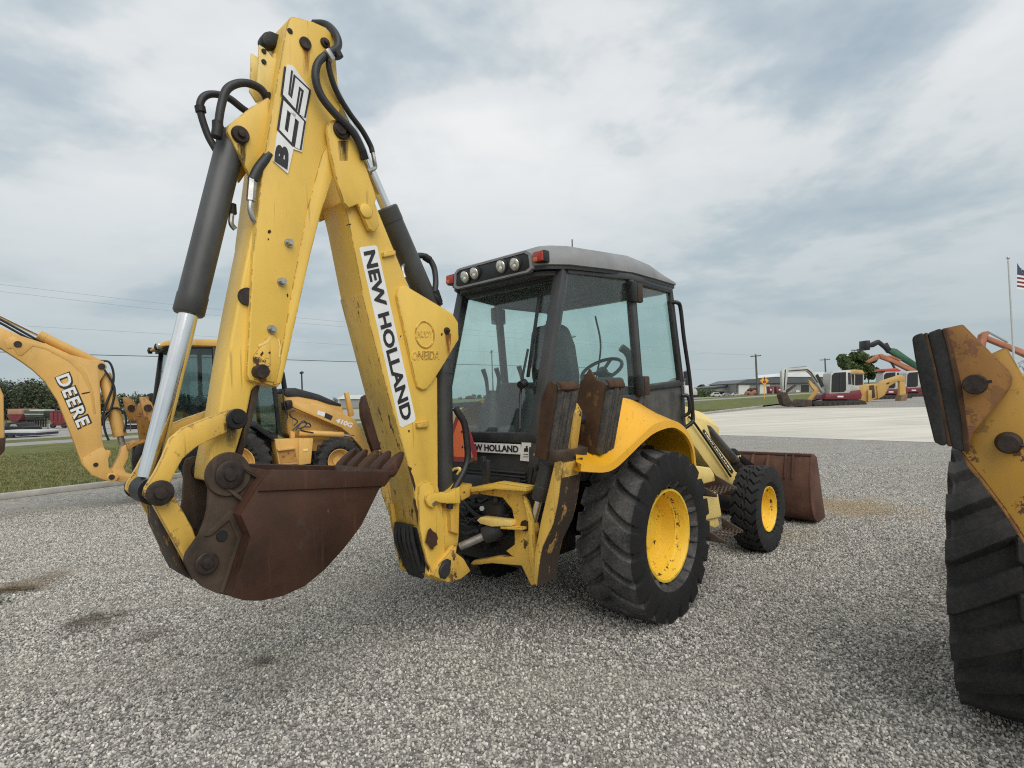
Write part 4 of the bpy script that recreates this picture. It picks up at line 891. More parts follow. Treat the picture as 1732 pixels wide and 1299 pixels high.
# stickers on the tail panel
PA = lambda x, y: V(A(x, y, -.888))
def stick(name, px, mat): return G().prism([PA(x, y) for x, y in px], (-.003, 0, 0)).obj(name, mat, cab)
nl = [PA(781, 749), PA(881, 751.5), PA(880, 768.5), PA(781, 761.5)]
nl = [PA(881, 751.5), PA(880, 768.5)]
zt, zb = nl[0][2], nl[1][2]; y1 = nl[0][1]; y0 = y1 + .56
G().prism([(-.889, y0, zt), (-.889, y1, zt), (-.889, y1, zb), (-.889, y0, zb)], (-.003, 0, 0)).obj('name_plate', WHITE, cab)
letters('lettering', 'NEW HOLLAND', INK, cab, (-.894, y0 - .02, zb + .012), (-.894, y1 + .02, zb + .012), (-.894, y0 - .02, zt - .010), .03)
stick('service_sticker', [(883, 747), (899, 748), (896.5, 780.5), (880, 779)], WHITE)
for (r0, r1, r2, r3) in ((887, 758, 894, 764), (890, 754, 893, 759), (886, 768, 894, 769), (885, 772, 894, 773)):
    G().prism([PA(x, y) + V((-.003, 0, 0)) for x, y in [(r0, r1), (r2, r1), (r2, r3), (r0, r3)]], (-.002, 0, 0)).obj('sticker_print', INK, cab)
for p in (PA(904, 769), PA(897, 787), PA(828, 781)):
    G().lathe([(0, 0), (.012, 0), (.009, .008), (0, .01)], p, (-1, 0, 0), 10).obj('panel_screw', STEEL, cab)
# slow moving vehicle triangle
aS = -.99
S_ = lambda x, y: V(A(x, y, aS))
cx0 = S_(780, 742); hw, zt_, zb_ = .235, S_(780, 705)[2], S_(780, 781)[2]; yc = cx0[1]
tri = lambda hw, zt, zb, c: [(aS, yc + hw, zb + c), (aS, yc + hw - c * .0, zb), (aS, yc - hw, zb), (aS, yc - hw, zb + c), (aS, yc - c * .6, zt), (aS, yc + c * .6, zt)]
sm = G().prism([(aS, yc + .19, zb_), (aS, yc - .15, zb_), (aS, yc - .16, zb_ + .08), (aS, yc - .05, zt_), (aS, yc + .05, zt_), (aS, yc + .20, zb_ + .08)], (.004, 0, 0)).obj('slow_vehicle_sign', REDB, BH)
G().prism([(aS - .002, yc + .165, zb_ + .035), (aS - .002, yc - .115, zb_ + .035), (aS - .002, yc - .115, zb_ + .05), (aS - .002, yc - .018, zt_ - .02), (aS - .002, yc + .018, zt_ - .02), (aS - .002, yc + .165, zb_ + .06)], (.002, 0, 0)).obj('sign_triangle', ORGL, sm)
for z in (.11, .22): G().lathe([(0, 0), (.008, 0), (.006, .006), (0, .007)], (aS - .002, yc - .015, zb_ + z), (-1, 0, 0), 8).obj('sign_bolt', IRON, sm)
G().bar((aS + .01, yc, zb_), (-.88, yc, zb_ + .1), .03, .01).obj('sign_bracket', IRON, sm)
# roof
pl = [(-.69, -.30), (-.685, -.44), (-.63, -.52), (-.50, -.61), (-.2, -.69), (.12, -.755), (.5, -.745), (.90, -.72), (.985, -.62), (1.0, -.3)]
pl = pl + [(a_, -l_) for a_, l_ in pl[::-1]]
def rz(a_, base): return base - .0 if a_ < .25 else base - .20 * ((a_ - .25) / .75) ** 2
rings = []
for inset, z in ((.03, 2.565), (0, 2.575), (0, 2.61), (.012, 2.66), (.05, 2.715), (.14, 2.745), (.35, 2.755)):
    rr_ = []
    for a_, l_ in pl:
        c_ = V((.12, 0)); d_ = V((a_, l_)) - c_; n_ = np.linalg.norm(d_); d_ = d_ * (1 - inset / n_)
        k = (z - 2.575) / .17 if z > 2.58 else 0
        rr_.append((c_[0] + d_[0], d_[1], z - (.0 if a_ < .2 else (.15 * ((a_ - .2) / .8) ** 1.8) * max(0, k))))
    rings.append(rr_)
roof = G().loft(rings).obj('roof', ROOFG, cab, 0, sharp=50)
G().loft([[(a_ * .985 + .002, l_ * .985, z) for a_, l_ in pl] for z in (2.545, 2.568)]).obj('roof_gutter', BLK, cab)
G().loft([[(a_ * .93, l_ * .92, z) for a_, l_ in pl] for z in (2.51, 2.54)]).obj('headliner', INTR, cab)
bz = [(-.695, .36, 2.548), (-.695, .40, 2.565), (-.695, .39, 2.655), (-.695, .35, 2.678), (-.695, -.35, 2.678), (-.695, -.39, 2.655), (-.695, -.40, 2.565), (-.695, -.36, 2.548)]
bezel = G().prism(bz, (.04, 0, 0)).obj('light_recess', BLK, cab, .004)
bzo = G(); o_ = [(-.70, y * 1.06, 2.613 + (z - 2.613) * 1.22) for _, y, z in bz]; i_ = [(-.70, y, z) for _, y, z in bz]
bzo.loft([o_, i_, [(-.69, y, z) for _, y, z in i_], [(-.66, y, z) for _, y, z in o_], o_], caps=False); bzo.obj('recess_surround', ROOFG, cab, sharp=25)
for y in (.275, .165, -.125, -.265):
    c_ = V((-.70, y, 2.612 if abs(y) > .2 else 2.622)); ax = unit((-1, 0, -.25))
    g = G(); g.lathe([(0, -.03), (.05, -.03), (.056, 0), (.054, .014), (.047, .016)], c_, ax, 26); g.obj('lamp_shell', CHAR, cab)
    g = G(); g.lathe([(.0475, .010), (.046, .018), (.03, .026), (0, .028)], c_, ax, 26); g.obj('work_lamp', LENS, cab, sharp=60)
    G().lathe([(0, .02), (.014, .022), (.012, .031), (0, .034)], c_ + V((0, -.008, -.012)), ax, 12).obj('lamp_bulb', WHITE, cab)
for s in (1, -1):
    G().box((-.655, s * .475, 2.628), (.06, .105, .085)).obj('signal_housing', BLK, cab, .008)
    G().box((-.69, s * .475, 2.628), (.02, .088, .07)).obj('signal_lens', REDL, cab, .006)
    G().box((-.703, s * .475 + .02, 2.61), (.006, .04, .03)).obj('signal_lens', plain('amber lens', (.62, .14, .05), .25), cab, .002)
G().tube([(-.05, -.30, 2.74), (-.055, -.31, 2.90)], .005, 6, smooth=False).obj('antenna', BLK, cab)
# wiper on the rear pane
wa = lambda x, y: V(A(x, y, -.70)) 
G().tube([(-.875, -.40, 1.42), (-.80, -.36, 1.70), (-.72, -.37, 1.98)], .009, 6).obj('wiper_arm', BLK, cab)
G().bar((-.755, -.39, 1.78), (-.545, -.36, 2.42), .022, .018).obj('wiper_blade', BLK, cab, .003)
G().cyl((-.80, -.40, 1.74), (-.85, -.40, 1.72), .03, .03, 12).obj('wiper_motor', BLK, cab)
# cab furniture
G().loft([[(.28 + dx, y, z) for dx, y in ((-.20, -.23), (.26, -.24), (.26, .24), (-.20, .23))] for z in (1.20, 1.60)] ).obj('seat_base', CHAR, cab, .03)
G().box((.30, 0, 1.66), (.50, .48, .14)).obj('seat', INTR, cab, .05, 3)
G().loft([[(.06 + (z - 1.66) * -.12 + dx, y * k, z) for dx, y in ((-.06, -.23), (.06, -.23), (.06, .23), (-.06, .23))] for z, k in ((1.66, .9), (1.8, 1), (2.05, .95), (2.2, .75), (2.24, .5))]).obj('backrest', INTR, cab, .035, 3)
sw = V((.72, -.02, 1.86)); ax = unit((-.55, 0, .83)); u_, v_ = perp(ax)
G().tube([sw + .20 * (math.cos(t) * u_ + math.sin(t) * v_) for t in np.linspace(0, 2 * math.pi, 33)], .017, 8, 1).obj('steering_wheel', BLK, cab)
for t in (.5, 2.6, 4.7): G().bar(sw - ax * .02, sw + .19 * (math.cos(t) * u_ + math.sin(t) * v_), .03, .015, ax).obj('wheel_spoke', BLK, cab)
G().loft([[sw - ax * d_ + r_ * (math.cos(t) * u_ + math.sin(t) * v_) for t in np.linspace(0, 2 * math.pi, 12, endpoint=False)] for d_, r_ in ((-.01, .05), (.08, .06), (.5, .12))]).obj('steering_column', BLK, cab)
G().box((.86, 0, 1.45), (.22, .7, .5)).obj('dashboard', CHAR, cab, .04)
for y in (.24, -.16):
    g = G(); g.lathe([(.16, 0), (.15, .03), (.155, .05), (.14, .08), (.145, .10), (.125, .14), (.11, .30), (.07, .42), (.045, .5)], (-.52, y, 1.20), (.08, 0, 1), 16); g.obj('lever_boot', CHAR, cab, sharp=60)
    for d_ in (-.04, .05): G().tube([(-.49, y + d_, 1.62), (-.47, y + d_ * 1.6, 1.78), (-.50, y + d_ * 1.7, 1.88)], (.012, .02), 8).obj('control_lever', BLK, cab)
G().box((-.45, .0, 1.30), (.35, .9, .22)).obj('control_console', INTR, cab, .04)
G().box((.1, -.44, 1.52), (.5, .12, .5)).obj('side_console', CHAR, cab, .03); G().box((.1, .46, 1.52), (.5, .12, .5)).obj('side_console', CHAR, cab, .03)
G().cyl((-.28, -.40, 2.36), (-.12, -.46, 2.40), .03, .03, 12).obj('interior_mirror', BLK, cab)
for s in (1,):
    G().tube([(.88, s * .74, 2.40), (.95, s * .86, 2.38), (.95, s * .92, 2.34)], .012, 8).obj('mirror_arm', BLK, cab)
    G().box((.95, s * .93, 2.22), (.04, .16, .24)).obj('mirror', BLK, cab, .02)
G().tube([(.92, .2, 1.72), (.90, .1, 2.1), (.86, .12, 2.40)], .01, 6).obj('front_wiper', BLK, cab)

# ---- hood, loader arms, loader bucket, steps
hood = G().loft([[(a_, y, z) for y, z in ((-w_, .95), (-w_, zt - .10), (-w_ + .08, zt), (w_ - .08, zt), (w_, zt - .10), (w_, .95))] for a_, w_, zt in ((1.03, .38, 1.60), (1.5, .38, 1.52), (2.2, .37, 1.40), (2.55, .35, 1.30), (2.62, .32, 1.15))]).obj('hood', YELP, BH, .015)
G().tube([(1.75, .28, 1.45), (1.75, .28, 1.95), (1.72, .30, 2.08), (1.66, .34, 2.14)], .045, 14).obj('exhaust_pipe', IRON, BH)
def arm(s):
    g = G(); q = [L(x, y, -.50) for x, y in [(1150, 700), (1158, 686), (1172, 690), (1182, 712), (1205, 744), (1226, 772), (1244, 797), (1247, 810), (1240, 822), (1214, 808), (1190, 776), (1166, 742)]]
    o = g.prism([(a_, -s * .50 * -1, z) for a_, _, z in q], (0, -s * .13, 0)).obj('loader_arm', YELP, BH, .01)
    return o
for s in (-1, 1):
    ar = arm(s); y = s * .505
    m_ = (lambda p: p) if s < 0 else mir
    G().prism([m_(V(p) + V((0, -.006, 0))) for p in [L(1188, 728, -.505), L(1190, 725.5, -.505), L(1240, 797, -.505), L(1238, 801, -.505)]], m_((0, .004, 0))).obj('arm_sticker', INK, ar)
    if s < 0:
        letters('lettering', 'NEW HOLLAND', WHITE, ar, L(1192, 733, -.514), L(1235, 796, -.514), L(1193.3, 731, -.514), .03)
    G().tube([m_(p) for p in [L(1165, 705, -.52), L(1172, 712, -.53), L(1200, 752, -.53), L(1236, 806, -.53)]], .012, 6).obj('arm_pipe', IRON, ar)
    b0, b1 = V(L(1196, 726, -.42)), V(L(1241, 777, -.42)); d_ = unit(b1 - b0)
    ram('tilt_ram', m_(b0), m_(b1 + d_ * .35), .74, .052, BH, CYLG, CHROME, .5)
    G().prism([m_(p) for p in [L(1178, 712, -.47), L(1194, 712, -.47), (L(1204, 745, -.47)), L(1190, 735, -.47)]], m_((0, .09, 0))).obj('ram_tower', YELP, ar, .006)
    G().cyl(m_((2.75, -.37, .72)), m_((2.75, -.50, .72)), .05, .05, 14).obj('arm_knuckle', IRON, ar)
    G().bar(m_((2.55, -.43, .66)), m_((3.25, -.43, .38)), .09, .14, (0, 1, 0)).obj('arm_nose', YELP, ar, .01)
    G().bar(m_((2.70, -.43, .92)), m_((3.28, -.43, .66)), .06, .07, (0, 1, 0)).obj('tilt_link', IRON, ar, .01)
    for dx in (0, .06): G().cyl(m_((2.78 + dx, -.36, .84)), m_((2.78 + dx, -.46, .86)), .022, .022, 10).obj('grease_cap', YELP, ar)
bp_unused = [(3.34, .80), (3.38, .815), (3.335, .62), (3.31, .40), (3.33, .22), (3.40, .10), (3.52, .045), (3.75, .03), (4.10, .025)]
bp = [(3.42, .82), (3.36, .70), (3.315, .50), (3.31, .32), (3.35, .16), (3.44, .07), (3.56, .035), (3.84, .025)]
P2 = np.array(spline([(a_, 0, z) for a_, z in bp], 3))[:, [0, 2]]; P3 = offs(P2, .025)
if P3[len(P3) // 2][0] < P2[len(P2) // 2][0]: P3 = offs(P2, -.025)
hb = 1.045
lb = G().loft([[(a_, l_, z) for a_, z in P2] + [(a_, l_, z) for a_, z in P3[::-1]] for l_ in (-hb, hb)]).obj('loader_bucket', LBUCK, BH, .004, sharp=50)
for s in (-1, 1): G().prism([(a_, s * hb, z) for a_, z in list(P2) + [(3.62, .78), (3.50, .83)]], (0, s * .022, 0)).obj('bucket_cheek', LBUCK, lb, .003)
G().box((3.43, 0, .825), (.05, 2 * hb + .03, .03)).obj('bucket_rim', LBUCK, lb, .006)
for y in (-.62, -.44, .44, .62): G().prism([(3.40, y, .80), (3.36, y, .70), (3.315, y, .50), (3.31, y, .3), (3.22, y, .34), (3.22, y, .66), (3.33, y, .82)], (0, .022, 0)).obj('bucket_hinge', LBUCK, lb, .003)
for y in (-.80, -.88): G().prism([(3.40, y, .83), (3.34, y, .70), (3.30, y, .55), (3.315, y, .55), (3.36, y, .70), (3.415, y, .83)], (0, .02, 0)).obj('bucket_rib', LBUCK, lb, .002)
lt = -.93
tb = plateL(F, 'tool_box', [(1170, 806), (1170, 793), (1176, 787.5), (1202, 791), (1208, 800), (1210, 814), (1178, 822)], lt, lt + .34, YELP, BH, .012, seg=3)
fb = plateL(F, 'fuel_tank', [(1180, 842), (1182, 834), (1214, 830), (1221, 871), (1219, 875), (1193, 881), (1187, 866)], lt + .02, lt + .40, YELP, BH, .012, seg=3)
plateL(F, 'tank_skirt', [(1190, 880), (1214, 874), (1217, 889), (1210, 893), (1194, 886)], lt + .05, lt + .2, YELP, fb, .006)
G().bar(L(1184, 842, lt), L(1189, 853, lt), .02, .012).obj('tank_catch', IRON, fb)
plateL(F, 'tank_bracket', [(1183, 866), (1190, 875), (1193, 905), (1188, 900)], lt + .02, lt + .12, YELW, fb, .004)
for k, (q, nm) in enumerate((([(1178, 819), (1197, 810), (1230, 818), (1198, 833)], 'step'), ([(1190, 884), (1217, 874), (1250, 887), (1222, 899)], 'step'))):
    p_ = [V(L(x, y, lt - .06)) for x, y in q]
    zc = min(p[2] for p in p_)
    a0, a1 = p_[0][0] + .04, p_[0][0] + .44
    st_ = G().prism([(a0, lt - .02, zc + .11), (a0, lt - .20, zc + .02), (a0, lt - .20, zc), (a0, lt - .02, zc)], (.022, 0, 0)).obj(nm, BUCKD, BH, .003)
    G().prism([(a1, lt - .02, zc + .11), (a1, lt - .20, zc + .02), (a1, lt - .20, zc), (a1, lt - .02, zc)], (.022, 0, 0)).obj('step_cheek', BUCKD, st_, .003)
    for j in range(6):
        yy = lt - .03 - j * .032
        n_ = 9; vs = [(a0 + (a1 - a0) * i / n_, yy, zc + .008 + .018 * (i % 2)) for i in range(n_ + 1)]
        G().tube(vs, .006, 4, smooth=False).obj('step_bar', BUCKD, st_)
G().box((1.05, -.55, .70), (.55, .35, .30)).obj('side_frame', BLK, BH, .03)

# ================================================================== the amber backhoe loader behind
dh = V(W(401, 784, 10.1)); dhl = math.radians(49.4)
FD = Frame((dh[0] - math.cos(dhl) * .95, dh[1] + math.sin(dhl) * .95), 49.4)
DR = FD.root('backhoe_loader', 'amber backhoe loader with its boom reaching out over the grass beyond the big bucket', 'backhoe loader')
DL = FD.L
def dw(x, y, R, Wd, rr, nl, dep, l, out):
    p = DL(x, y, -.95); z = R - .01
    e = bpy.data.objects.new('wheel', None); COL.objects.link(e); e.parent = DR
    make_tyre('tyre', (p[0], l, z), R, Wd, rr, lug_r4(nl, 1.5 * -out, -.8 * -out, .5, .06), dep, 220, 20, TYRE3, e)
    make_rim('rim', (p[0], l, z), out, rr, Wd, .14, DEE, e, 36); return e
dw(401, 784, .62, .46, .30, 20, .035, -.74, -1); dw(401, 784, .62, .46, .30, 20, .035, .74, 1)
dw(576, 778, .48, .33, .235, 18, .035, -.78, -1); dw(576, 778, .48, .33, .235, 18, .035, .78, 1)
b_ = [(-70, 556), (0, 553), (36, 568), (80, 582), (120, 600), (150, 608), (163, 610), (175, 610), (181, 620), (176, 634), (169, 645), (171, 700), (173, 744), (176, 757), (180, 762), (187, 762), (189, 768), (183, 777), (184, 790), (191, 799), (190, 810), (181, 814),
      (155, 804), (139, 786), (116, 724), (97, 677), (75, 644), (55, 625), (36, 611), (0, 588), (-70, 585)]
db = plateL(FD, 'boom', b_, -.16, .16, DEE, DR, .012)
plateL(FD, 'boom_rib', [(30, 574), (80, 586), (120, 606), (145, 630), (158, 662), (162, 700), (158, 700), (152, 662), (139, 633), (116, 611), (78, 591), (30, 579)], -.165, -.159, DEE, db, .004)
plateL(FD, 'boom_foot_plate', [(139, 776), (170, 757), (175, 757), (181, 764), (187, 763), (183, 777), (184, 790), (190, 800), (189, 810), (181, 813.5), (156, 803), (142, 788)], -.175, -.159, DEE, db, .004)
plateL(FD, 'boom_gusset', [(8, 574), (22, 569), (58, 583), (36, 602), (30, 600), (22, 588), (12, 590)], -.17, -.159, DEE, db, .004)
for (x, y, r_) in ((162, 786, .035), (30, 582, .05), (172, 619.5, .05)): pin(FD, 'boom_pin', x, y, -.15, -.19, r_, PINM, db, False)
hl = -.163
letters('lettering', 'DEERE', INK, db, DL(92, 638.5, hl), DL(131.5, 727, hl), DL(117.5, 628, hl), .075, .002, space=1.0)
letters('lettering', 'DEERE', WHITE, db, DL(94, 638.5, hl - .006), DL(131.5, 724, hl - .006), DL(116, 630.5, hl - .006), .028, .002, space=1.18)
plateL(FD, 'boom_mark', [(137, 665), (153, 662), (153, 664), (140, 667)], -.163, -.159, INK, db, 0)
ram('dipper_ram', DL(168, 616, .0), DL(-60, 505, .0), .48, .075, db, DEE, CHROME, .45)
for dx in (0, 6): G().tube([DL(75, 582 + dx * .4, -.14), DL(40, 562 + dx, -.13), DL(0, 540 + dx, -.1), DL(-40, 520 + dx, -.1)], .018, 8).obj('boom_pipe', IRON, db)
ram('boom_ram', DL(176, 632, .0), DL(207, 752, .0), .88, .10, DR, DEE, STEEL, .5)
for k, pts in enumerate(([(170, 610), (185, 613), (192, 632), (190, 655), (181, 680), (175, 700), (172, 720)], [(176, 625), (186, 640), (194, 660), (188, 690), (178, 700), (176, 715)], [(178, 706), (186, 693), (198, 690), (211, 700), (213, 715), (210, 730)], [(186, 698), (176, 712), (178, 730), (184, 745)])):
    G().tube([DL(x, y, -.12 - .03 * (k % 2)) for x, y in pts], .018, 8).obj('hose', HOSE, DR)
plateL(FD, 'swing_post', [(181, 812), (178, 800), (190, 792), (202, 770), (205, 757), (213, 752), (219, 758), (217, 776), (209, 790), (214, 800), (226, 803), (240, 800), (246, 806), (240, 812), (212, 816)], -.12, .12, DEE, DR, .015)
plateL(FD, 'swing_bracket', [(213, 751), (228, 745), (250, 744), (250, 752), (230, 754), (216, 762)], -.16, .12, DEEW, DR, .01)
plateL(FD, 'hollow_shade_box', [(226, 750), (256, 748), (258, 806), (226, 804)], .02, .3, IRON, DR, .02)  # black box put in as the shade of the hollow behind the swing casting
plateL(FD, 'swing_lug', [(180, 808), (184, 801), (196, 800), (202, 806), (196, 814), (184, 814)], -.19, -.12, DEE, DR, .012)
pin(FD, 'swing_pin', 189, 807, -.19, -.205, .045, PINM, DR, False)
plateL(FD, 'valve_block', [(230, 752), (246, 746), (250, 770), (228, 792), (222, 780)], -.16, -.12, IRON, DR, .01)
# stabiliser on the far side seen past the boom
for s, l_ in ((1, .95), (-1, -.85)):
    x0 = 0 if s > 0 else 28
    q = [DL(x + x0, y, l_) for x, y in [(208, 671), (219, 672), (229, 681), (232, 690), (236, 682), (240, 680), (240, 672), (252, 671), (256, 690), (262, 722), (263, 748), (245, 748), (236, 742), (232, 712), (219, 712), (212, 692)]]
    st_ = G().prism(q, (0, .12, 0)).obj('stabilizer_leg', DEEW, DR, .01)
    q = [DL(x + x0, y, l_ - .02) for x, y in [(254, 665), (269, 665), (271, 703), (257, 706)]]
    G().prism(q, (0, .2, 0)).obj('stabilizer_pad', TYRE3, st_, .015)
    p = DL(222 + x0, 690, l_ - .01); G().cyl(p, V(p) - (0, .02, 0), .06, .06, 14).obj('stabilizer_pin', PINM, st_)
# dipper and bucket beyond the picture edge
plateL(FD, 'dipper', [(-75, 545), (-35, 540), (-15, 620), (5, 668), (7, 740), (-4, 756), (-22, 750), (-40, 660)], -.13, .13, DEE, DR, .012)
plateL(FD, 'bucket', [(-20, 745), (8, 740), (6, 765), (-30, 800), (-70, 800), (-80, 765)], -.28, .28, BUCK, DR, .01)
# cab
cl = -.62
ringc = lambda a0, a1, y, z: [(a0, -y, z), (a1, -y, z), (a1, y, z), (a0, y, z)]
p_ = lambda x, y: V(DL(x, y, cl))
a0, a1 = p_(285, 700)[0], p_(470, 700)[0]
zr, zf = p_(380, 590)[2], p_(470, 735)[2]
cb = G().box(((a0 + a1) / 2, 0, .95), (a1 - a0, 1.2, .36)).obj('cab', BLK, DR, .03)
for y in (-.6, .6):
    for aa, bb in ((a0 - .12, a0 + .10), (a0 + .75, a0 + .75), (a1 + .02, a1 - .10)): G().bar((aa, y, zf), (bb, y, zr + .04), .07, .07).obj('post', BLK, cb, .01)
    G().prism([(a0 - .08, y, zf + .2), (a0 + .72, y, zf + .2), (a0 + .72, y, zr), (a0 + .11, y, zr)], (0, .01, 0)).obj('window_pane', GLSD, cb)
    G().prism([(a0 + .78, y, zf), (a1, y, zf), (a1 - .10, y, zr), (a0 + .78, y, zr)], (0, .01, 0)).obj('door_pane', GLSD, cb)
G().prism([(a0 - .10, -.58, zf + .1), (a0 - .10, .58, zf + .1), (a0 + .10, .58, zr), (a0 + .10, -.58, zr)], (.01, 0, 0)).obj('rear_pane', GLSD, cb)
G().prism([(a1, -.58, zf), (a1, .58, zf), (a1 - .09, .58, zr), (a1 - .09, -.58, zr)], (.01, 0, 0)).obj('front_pane', GLSD, cb)
rf = [(a0 - .10, .06, .55), (a0 - .02, .12, .64), (a0 + .2, .17, .66), (a1 - .2, .17, .66), (a1 + .06, .10, .62), (a1 + .10, .05, .5)]
G().loft([[(a_, y * w_, zr + z_ * k) for a_, z_, w_ in rf for y in (1,)] + [(a_, -w_, zr + z_ * k) for a_, z_, w_ in rf[::-1]] for k in (.25, 1.0)]).obj('roof', DEE, cb, .03)
G().box(((a0 + a1) / 2, 0, zr + .02), (a1 - a0, 1.2, .07)).obj('roof_frame', BLK, cb, .01)
for y in (-.5, -.25, .5): G().lathe([(0, 0), (.06, 0), (.06, .06), (0, .08)], (a0 - .06, y, zr + .04), (-1, 0, 0), 14).obj('work_lamp', IRON if y > -.3 else LENS, cb)
G().loft([[(a0 + .45 + dx, y, z) for dx, y in ((-.08, -.25), (.08, -.25), (.08, .25), (-.08, .25))] for z in (1.1, zf + .75)]).obj('backrest', INTR, cb, .05)
G().box((a0 + .65, 0, 1.2), (.5, .5, .3)).obj('seat', INTR, cb, .05)
G().tube([V(p_(463, 683)) - (0, .05, 0), V(p_(466, 690)) - (0, .06, 0), V(p_(465, 696)) - (0, .04, 0)], .03, 8).obj('door_handle', IRON, cb)
# fender, hood, arms, box
fd_ = [(395, 722), (408, 712), (422, 709), (436, 716), (450, 728), (466, 742), (460, 744), (444, 733), (432, 724), (420, 720), (404, 724)]
for s in (-1, 1):
    q = [DL(x, y, -.9) for x, y in fd_]; G().prism([(a_, s * .9, z) for a_, _, z in q], (0, -s * .4, 0)).obj('mudguard', BLK, DR, .01)
hl = -.36
hd = [(480, 662), (486, 657), (540, 668), (579, 685), (582, 700), (600, 742), (560, 765), (530, 765), (487, 735)]
q = [DL(x, y, hl) for x, y in hd]
hood = G().prism(q, (0, -2 * hl, 0)).obj('hood', DEE, DR, .04)
q = [DL(x, y, hl - .02) for x, y in [(480, 664), (484, 656), (500, 656), (540, 667), (579, 684), (577, 688), (556, 684), (536, 677), (505, 671), (484, 672)]]
G().prism(q, (0, -2 * hl + .04, 0)).obj('hood_cover', CHAR, hood, .03)
def darm(s):
    q = [DL(x, y, -.58) for x, y in [(494, 688), (496, 679.5), (512, 682), (524, 685), (528, 681), (552, 686), (585, 701), (600, 709), (611, 728), (634, 772), (636, 780), (626, 778), (610, 755), (590, 733), (577, 723)]]
    o = G().prism([(a_, s * .58, z) for a_, _, z in q], (0, -s * .12, 0)).obj('loader_arm', DEE, DR, .01)
    return o
ar = darm(-1); darm(1)
hl = -.585
letters('lettering', '410G', WHITE, ar, DL(567, 714.5, hl), DL(594, 724, hl), DL(571, 706.5, hl), .05)
plateL(FD, 'arm_badge', [(538, 694), (550, 697.5), (549, 705), (536.5, 701)], hl, hl + .004, WHITE, ar, 0); plateL(FD, 'arm_badge', [(551, 698), (563, 703.5), (560, 711), (548, 706)], hl, hl + .004, INK, ar, 0)
plateL(FD, 'arm_pivot', [(484, 680), (494, 676), (496, 690), (486, 694)], -.64, -.3, IRON, DR, .02)
ram('lift_ram', DL(505, 732, -.55), DL(598, 737, -.55), .8, .065, DR, DEE, CHROME, .5)
plateL(FD, 'ram_post', [(491, 729), (500, 729), (499, 745), (492, 745)], -.60, -.5, DEE, DR, .02)
for pts in ([(497, 720), (503, 712), (492, 705), (491, 697), (499, 694)], [(495, 728), (508, 716), (522, 716), (525, 722), (515, 722), (505, 725)], [(500, 728), (512, 712), (518, 718), (509, 727), (530, 732)], [(478, 658), (480, 680), (486, 702), (482, 716)]):
    G().tube([DL(x, y, -.62) for x, y in pts], .014, 6).obj('hose', HOSE, DR)
bl = -.86
bx = plateL(FD, 'tool_box', [(464.5, 743), (506, 742), (505, 785), (472, 787)], bl, bl + .4, DEE, DR, .012)
plateL(FD, 'tool_box_bin', [(506, 741.5), (530, 741.5), (526, 784), (505, 787)], bl - .05, bl + .35, DEE, bx, .012)
plateL(FD, 'box_step', [(470, 760), (500, 756.5), (500, 759.5), (470, 763)], bl - .06, bl, DEE, bx, .004)
plateL(FD, 'box_recess', [(471, 764), (499, 761), (503, 781), (474, 784)], bl - .004, bl, DEEW, bx, 0)
plateL(FD, 'box_latch', [(513, 760), (521, 759), (521, 763), (513, 764)], bl - .06, bl - .05, YELP, bx, .002)
plateL(FD, 'chassis', [(430, 745), (640, 745), (630, 795), (430, 795)], -.35, .35, BLK, DR, .02)
plateL(FD, 'loader_bucket', [(613, 704), (612, 684), (615, 671), (622, 667), (640, 690), (650, 760), (636, 775), (624, 740)], -1.0, -.85, BUCK, DR, .01)
plateL(FD, 'tilt_ram', [(584, 664), (590, 662), (600, 702), (592, 706)], -.5, -.40, DEE, DR, .02)
G().tube([DL(477, 630, -.2), DL(481, 655, -.2), DL(482, 668, -.2)], .05, 12).obj('exhaust_pipe', IRON, DR)

# ================================================================== the ochre machine at the picture edge
kc = V((2.50, 2.80)); kh = math.radians(43.)
FK = Frame((kc[0] + math.cos(kh) * .98, kc[1] - math.sin(kh) * .98), 43.)
KR = FK.root('backhoe_loader', 'ochre backhoe with a folded stabilizer and rubber pad above its huge lugged tyre', 'backhoe loader')
KA = FK.A
for l_, out in ((.98, 1), (-.98, -1)):
    e = bpy.data.objects.new('wheel', None); COL.objects.link(e); e.parent = KR
    make_tyre('tyre', (0, l_, .655), .665, .52, .33, lug_r4(18, -1.5, 0., .60, .09), .05, 1000 if out > 0 else 120, 64 if out > 0 else 12, TYRE3, e)
    make_rim('rim', (0, l_, .655), out, .33, .5, .16, KYEL, e)
    e2 = bpy.data.objects.new('wheel', None); COL.objects.link(e2); e2.parent = KR
    make_tyre('tyre', (2.15, l_ * .95, .44), .45, .34, .23, lug_r4(18, 1.4, -.8, .6, .06), .03, 120, 12, TYRE2, e2); make_rim('rim', (2.15, l_ * .95, .44), out, .23, .34, .12, KYEL, e2)
ak = -.93
leg = plateA(FK, 'stabilizer_leg', [(1622, 758), (1636, 690), (1655, 625), (1672, 600), (1697, 589), (1704, 590), (1716, 610), (1745, 660), (1790, 760), (1830, 860), (1840, 1010), (1790, 1010), (1738, 918), (1700, 860), (1664, 812), (1648, 792)], ak, ak + .03, KYEL, KR, .004)
plateA(FK, 'leg_edge', [(1622, 758), (1648, 792), (1664, 812), (1700, 860), (1738, 918), (1790, 1010), (1780, 1010), (1730, 918), (1694, 862), (1656, 812), (1636, 790)], ak, ak + .16, RUSTO, leg, .004)
plateA(FK, 'leg_back_plate', [(1630, 758), (1642, 690), (1660, 625), (1700, 592), (1750, 660), (1800, 760), (1840, 1010), (1790, 1010), (1740, 918), (1700, 860)], ak + .13, ak + .16, KYEL, leg, .004)
pk = ak - .035
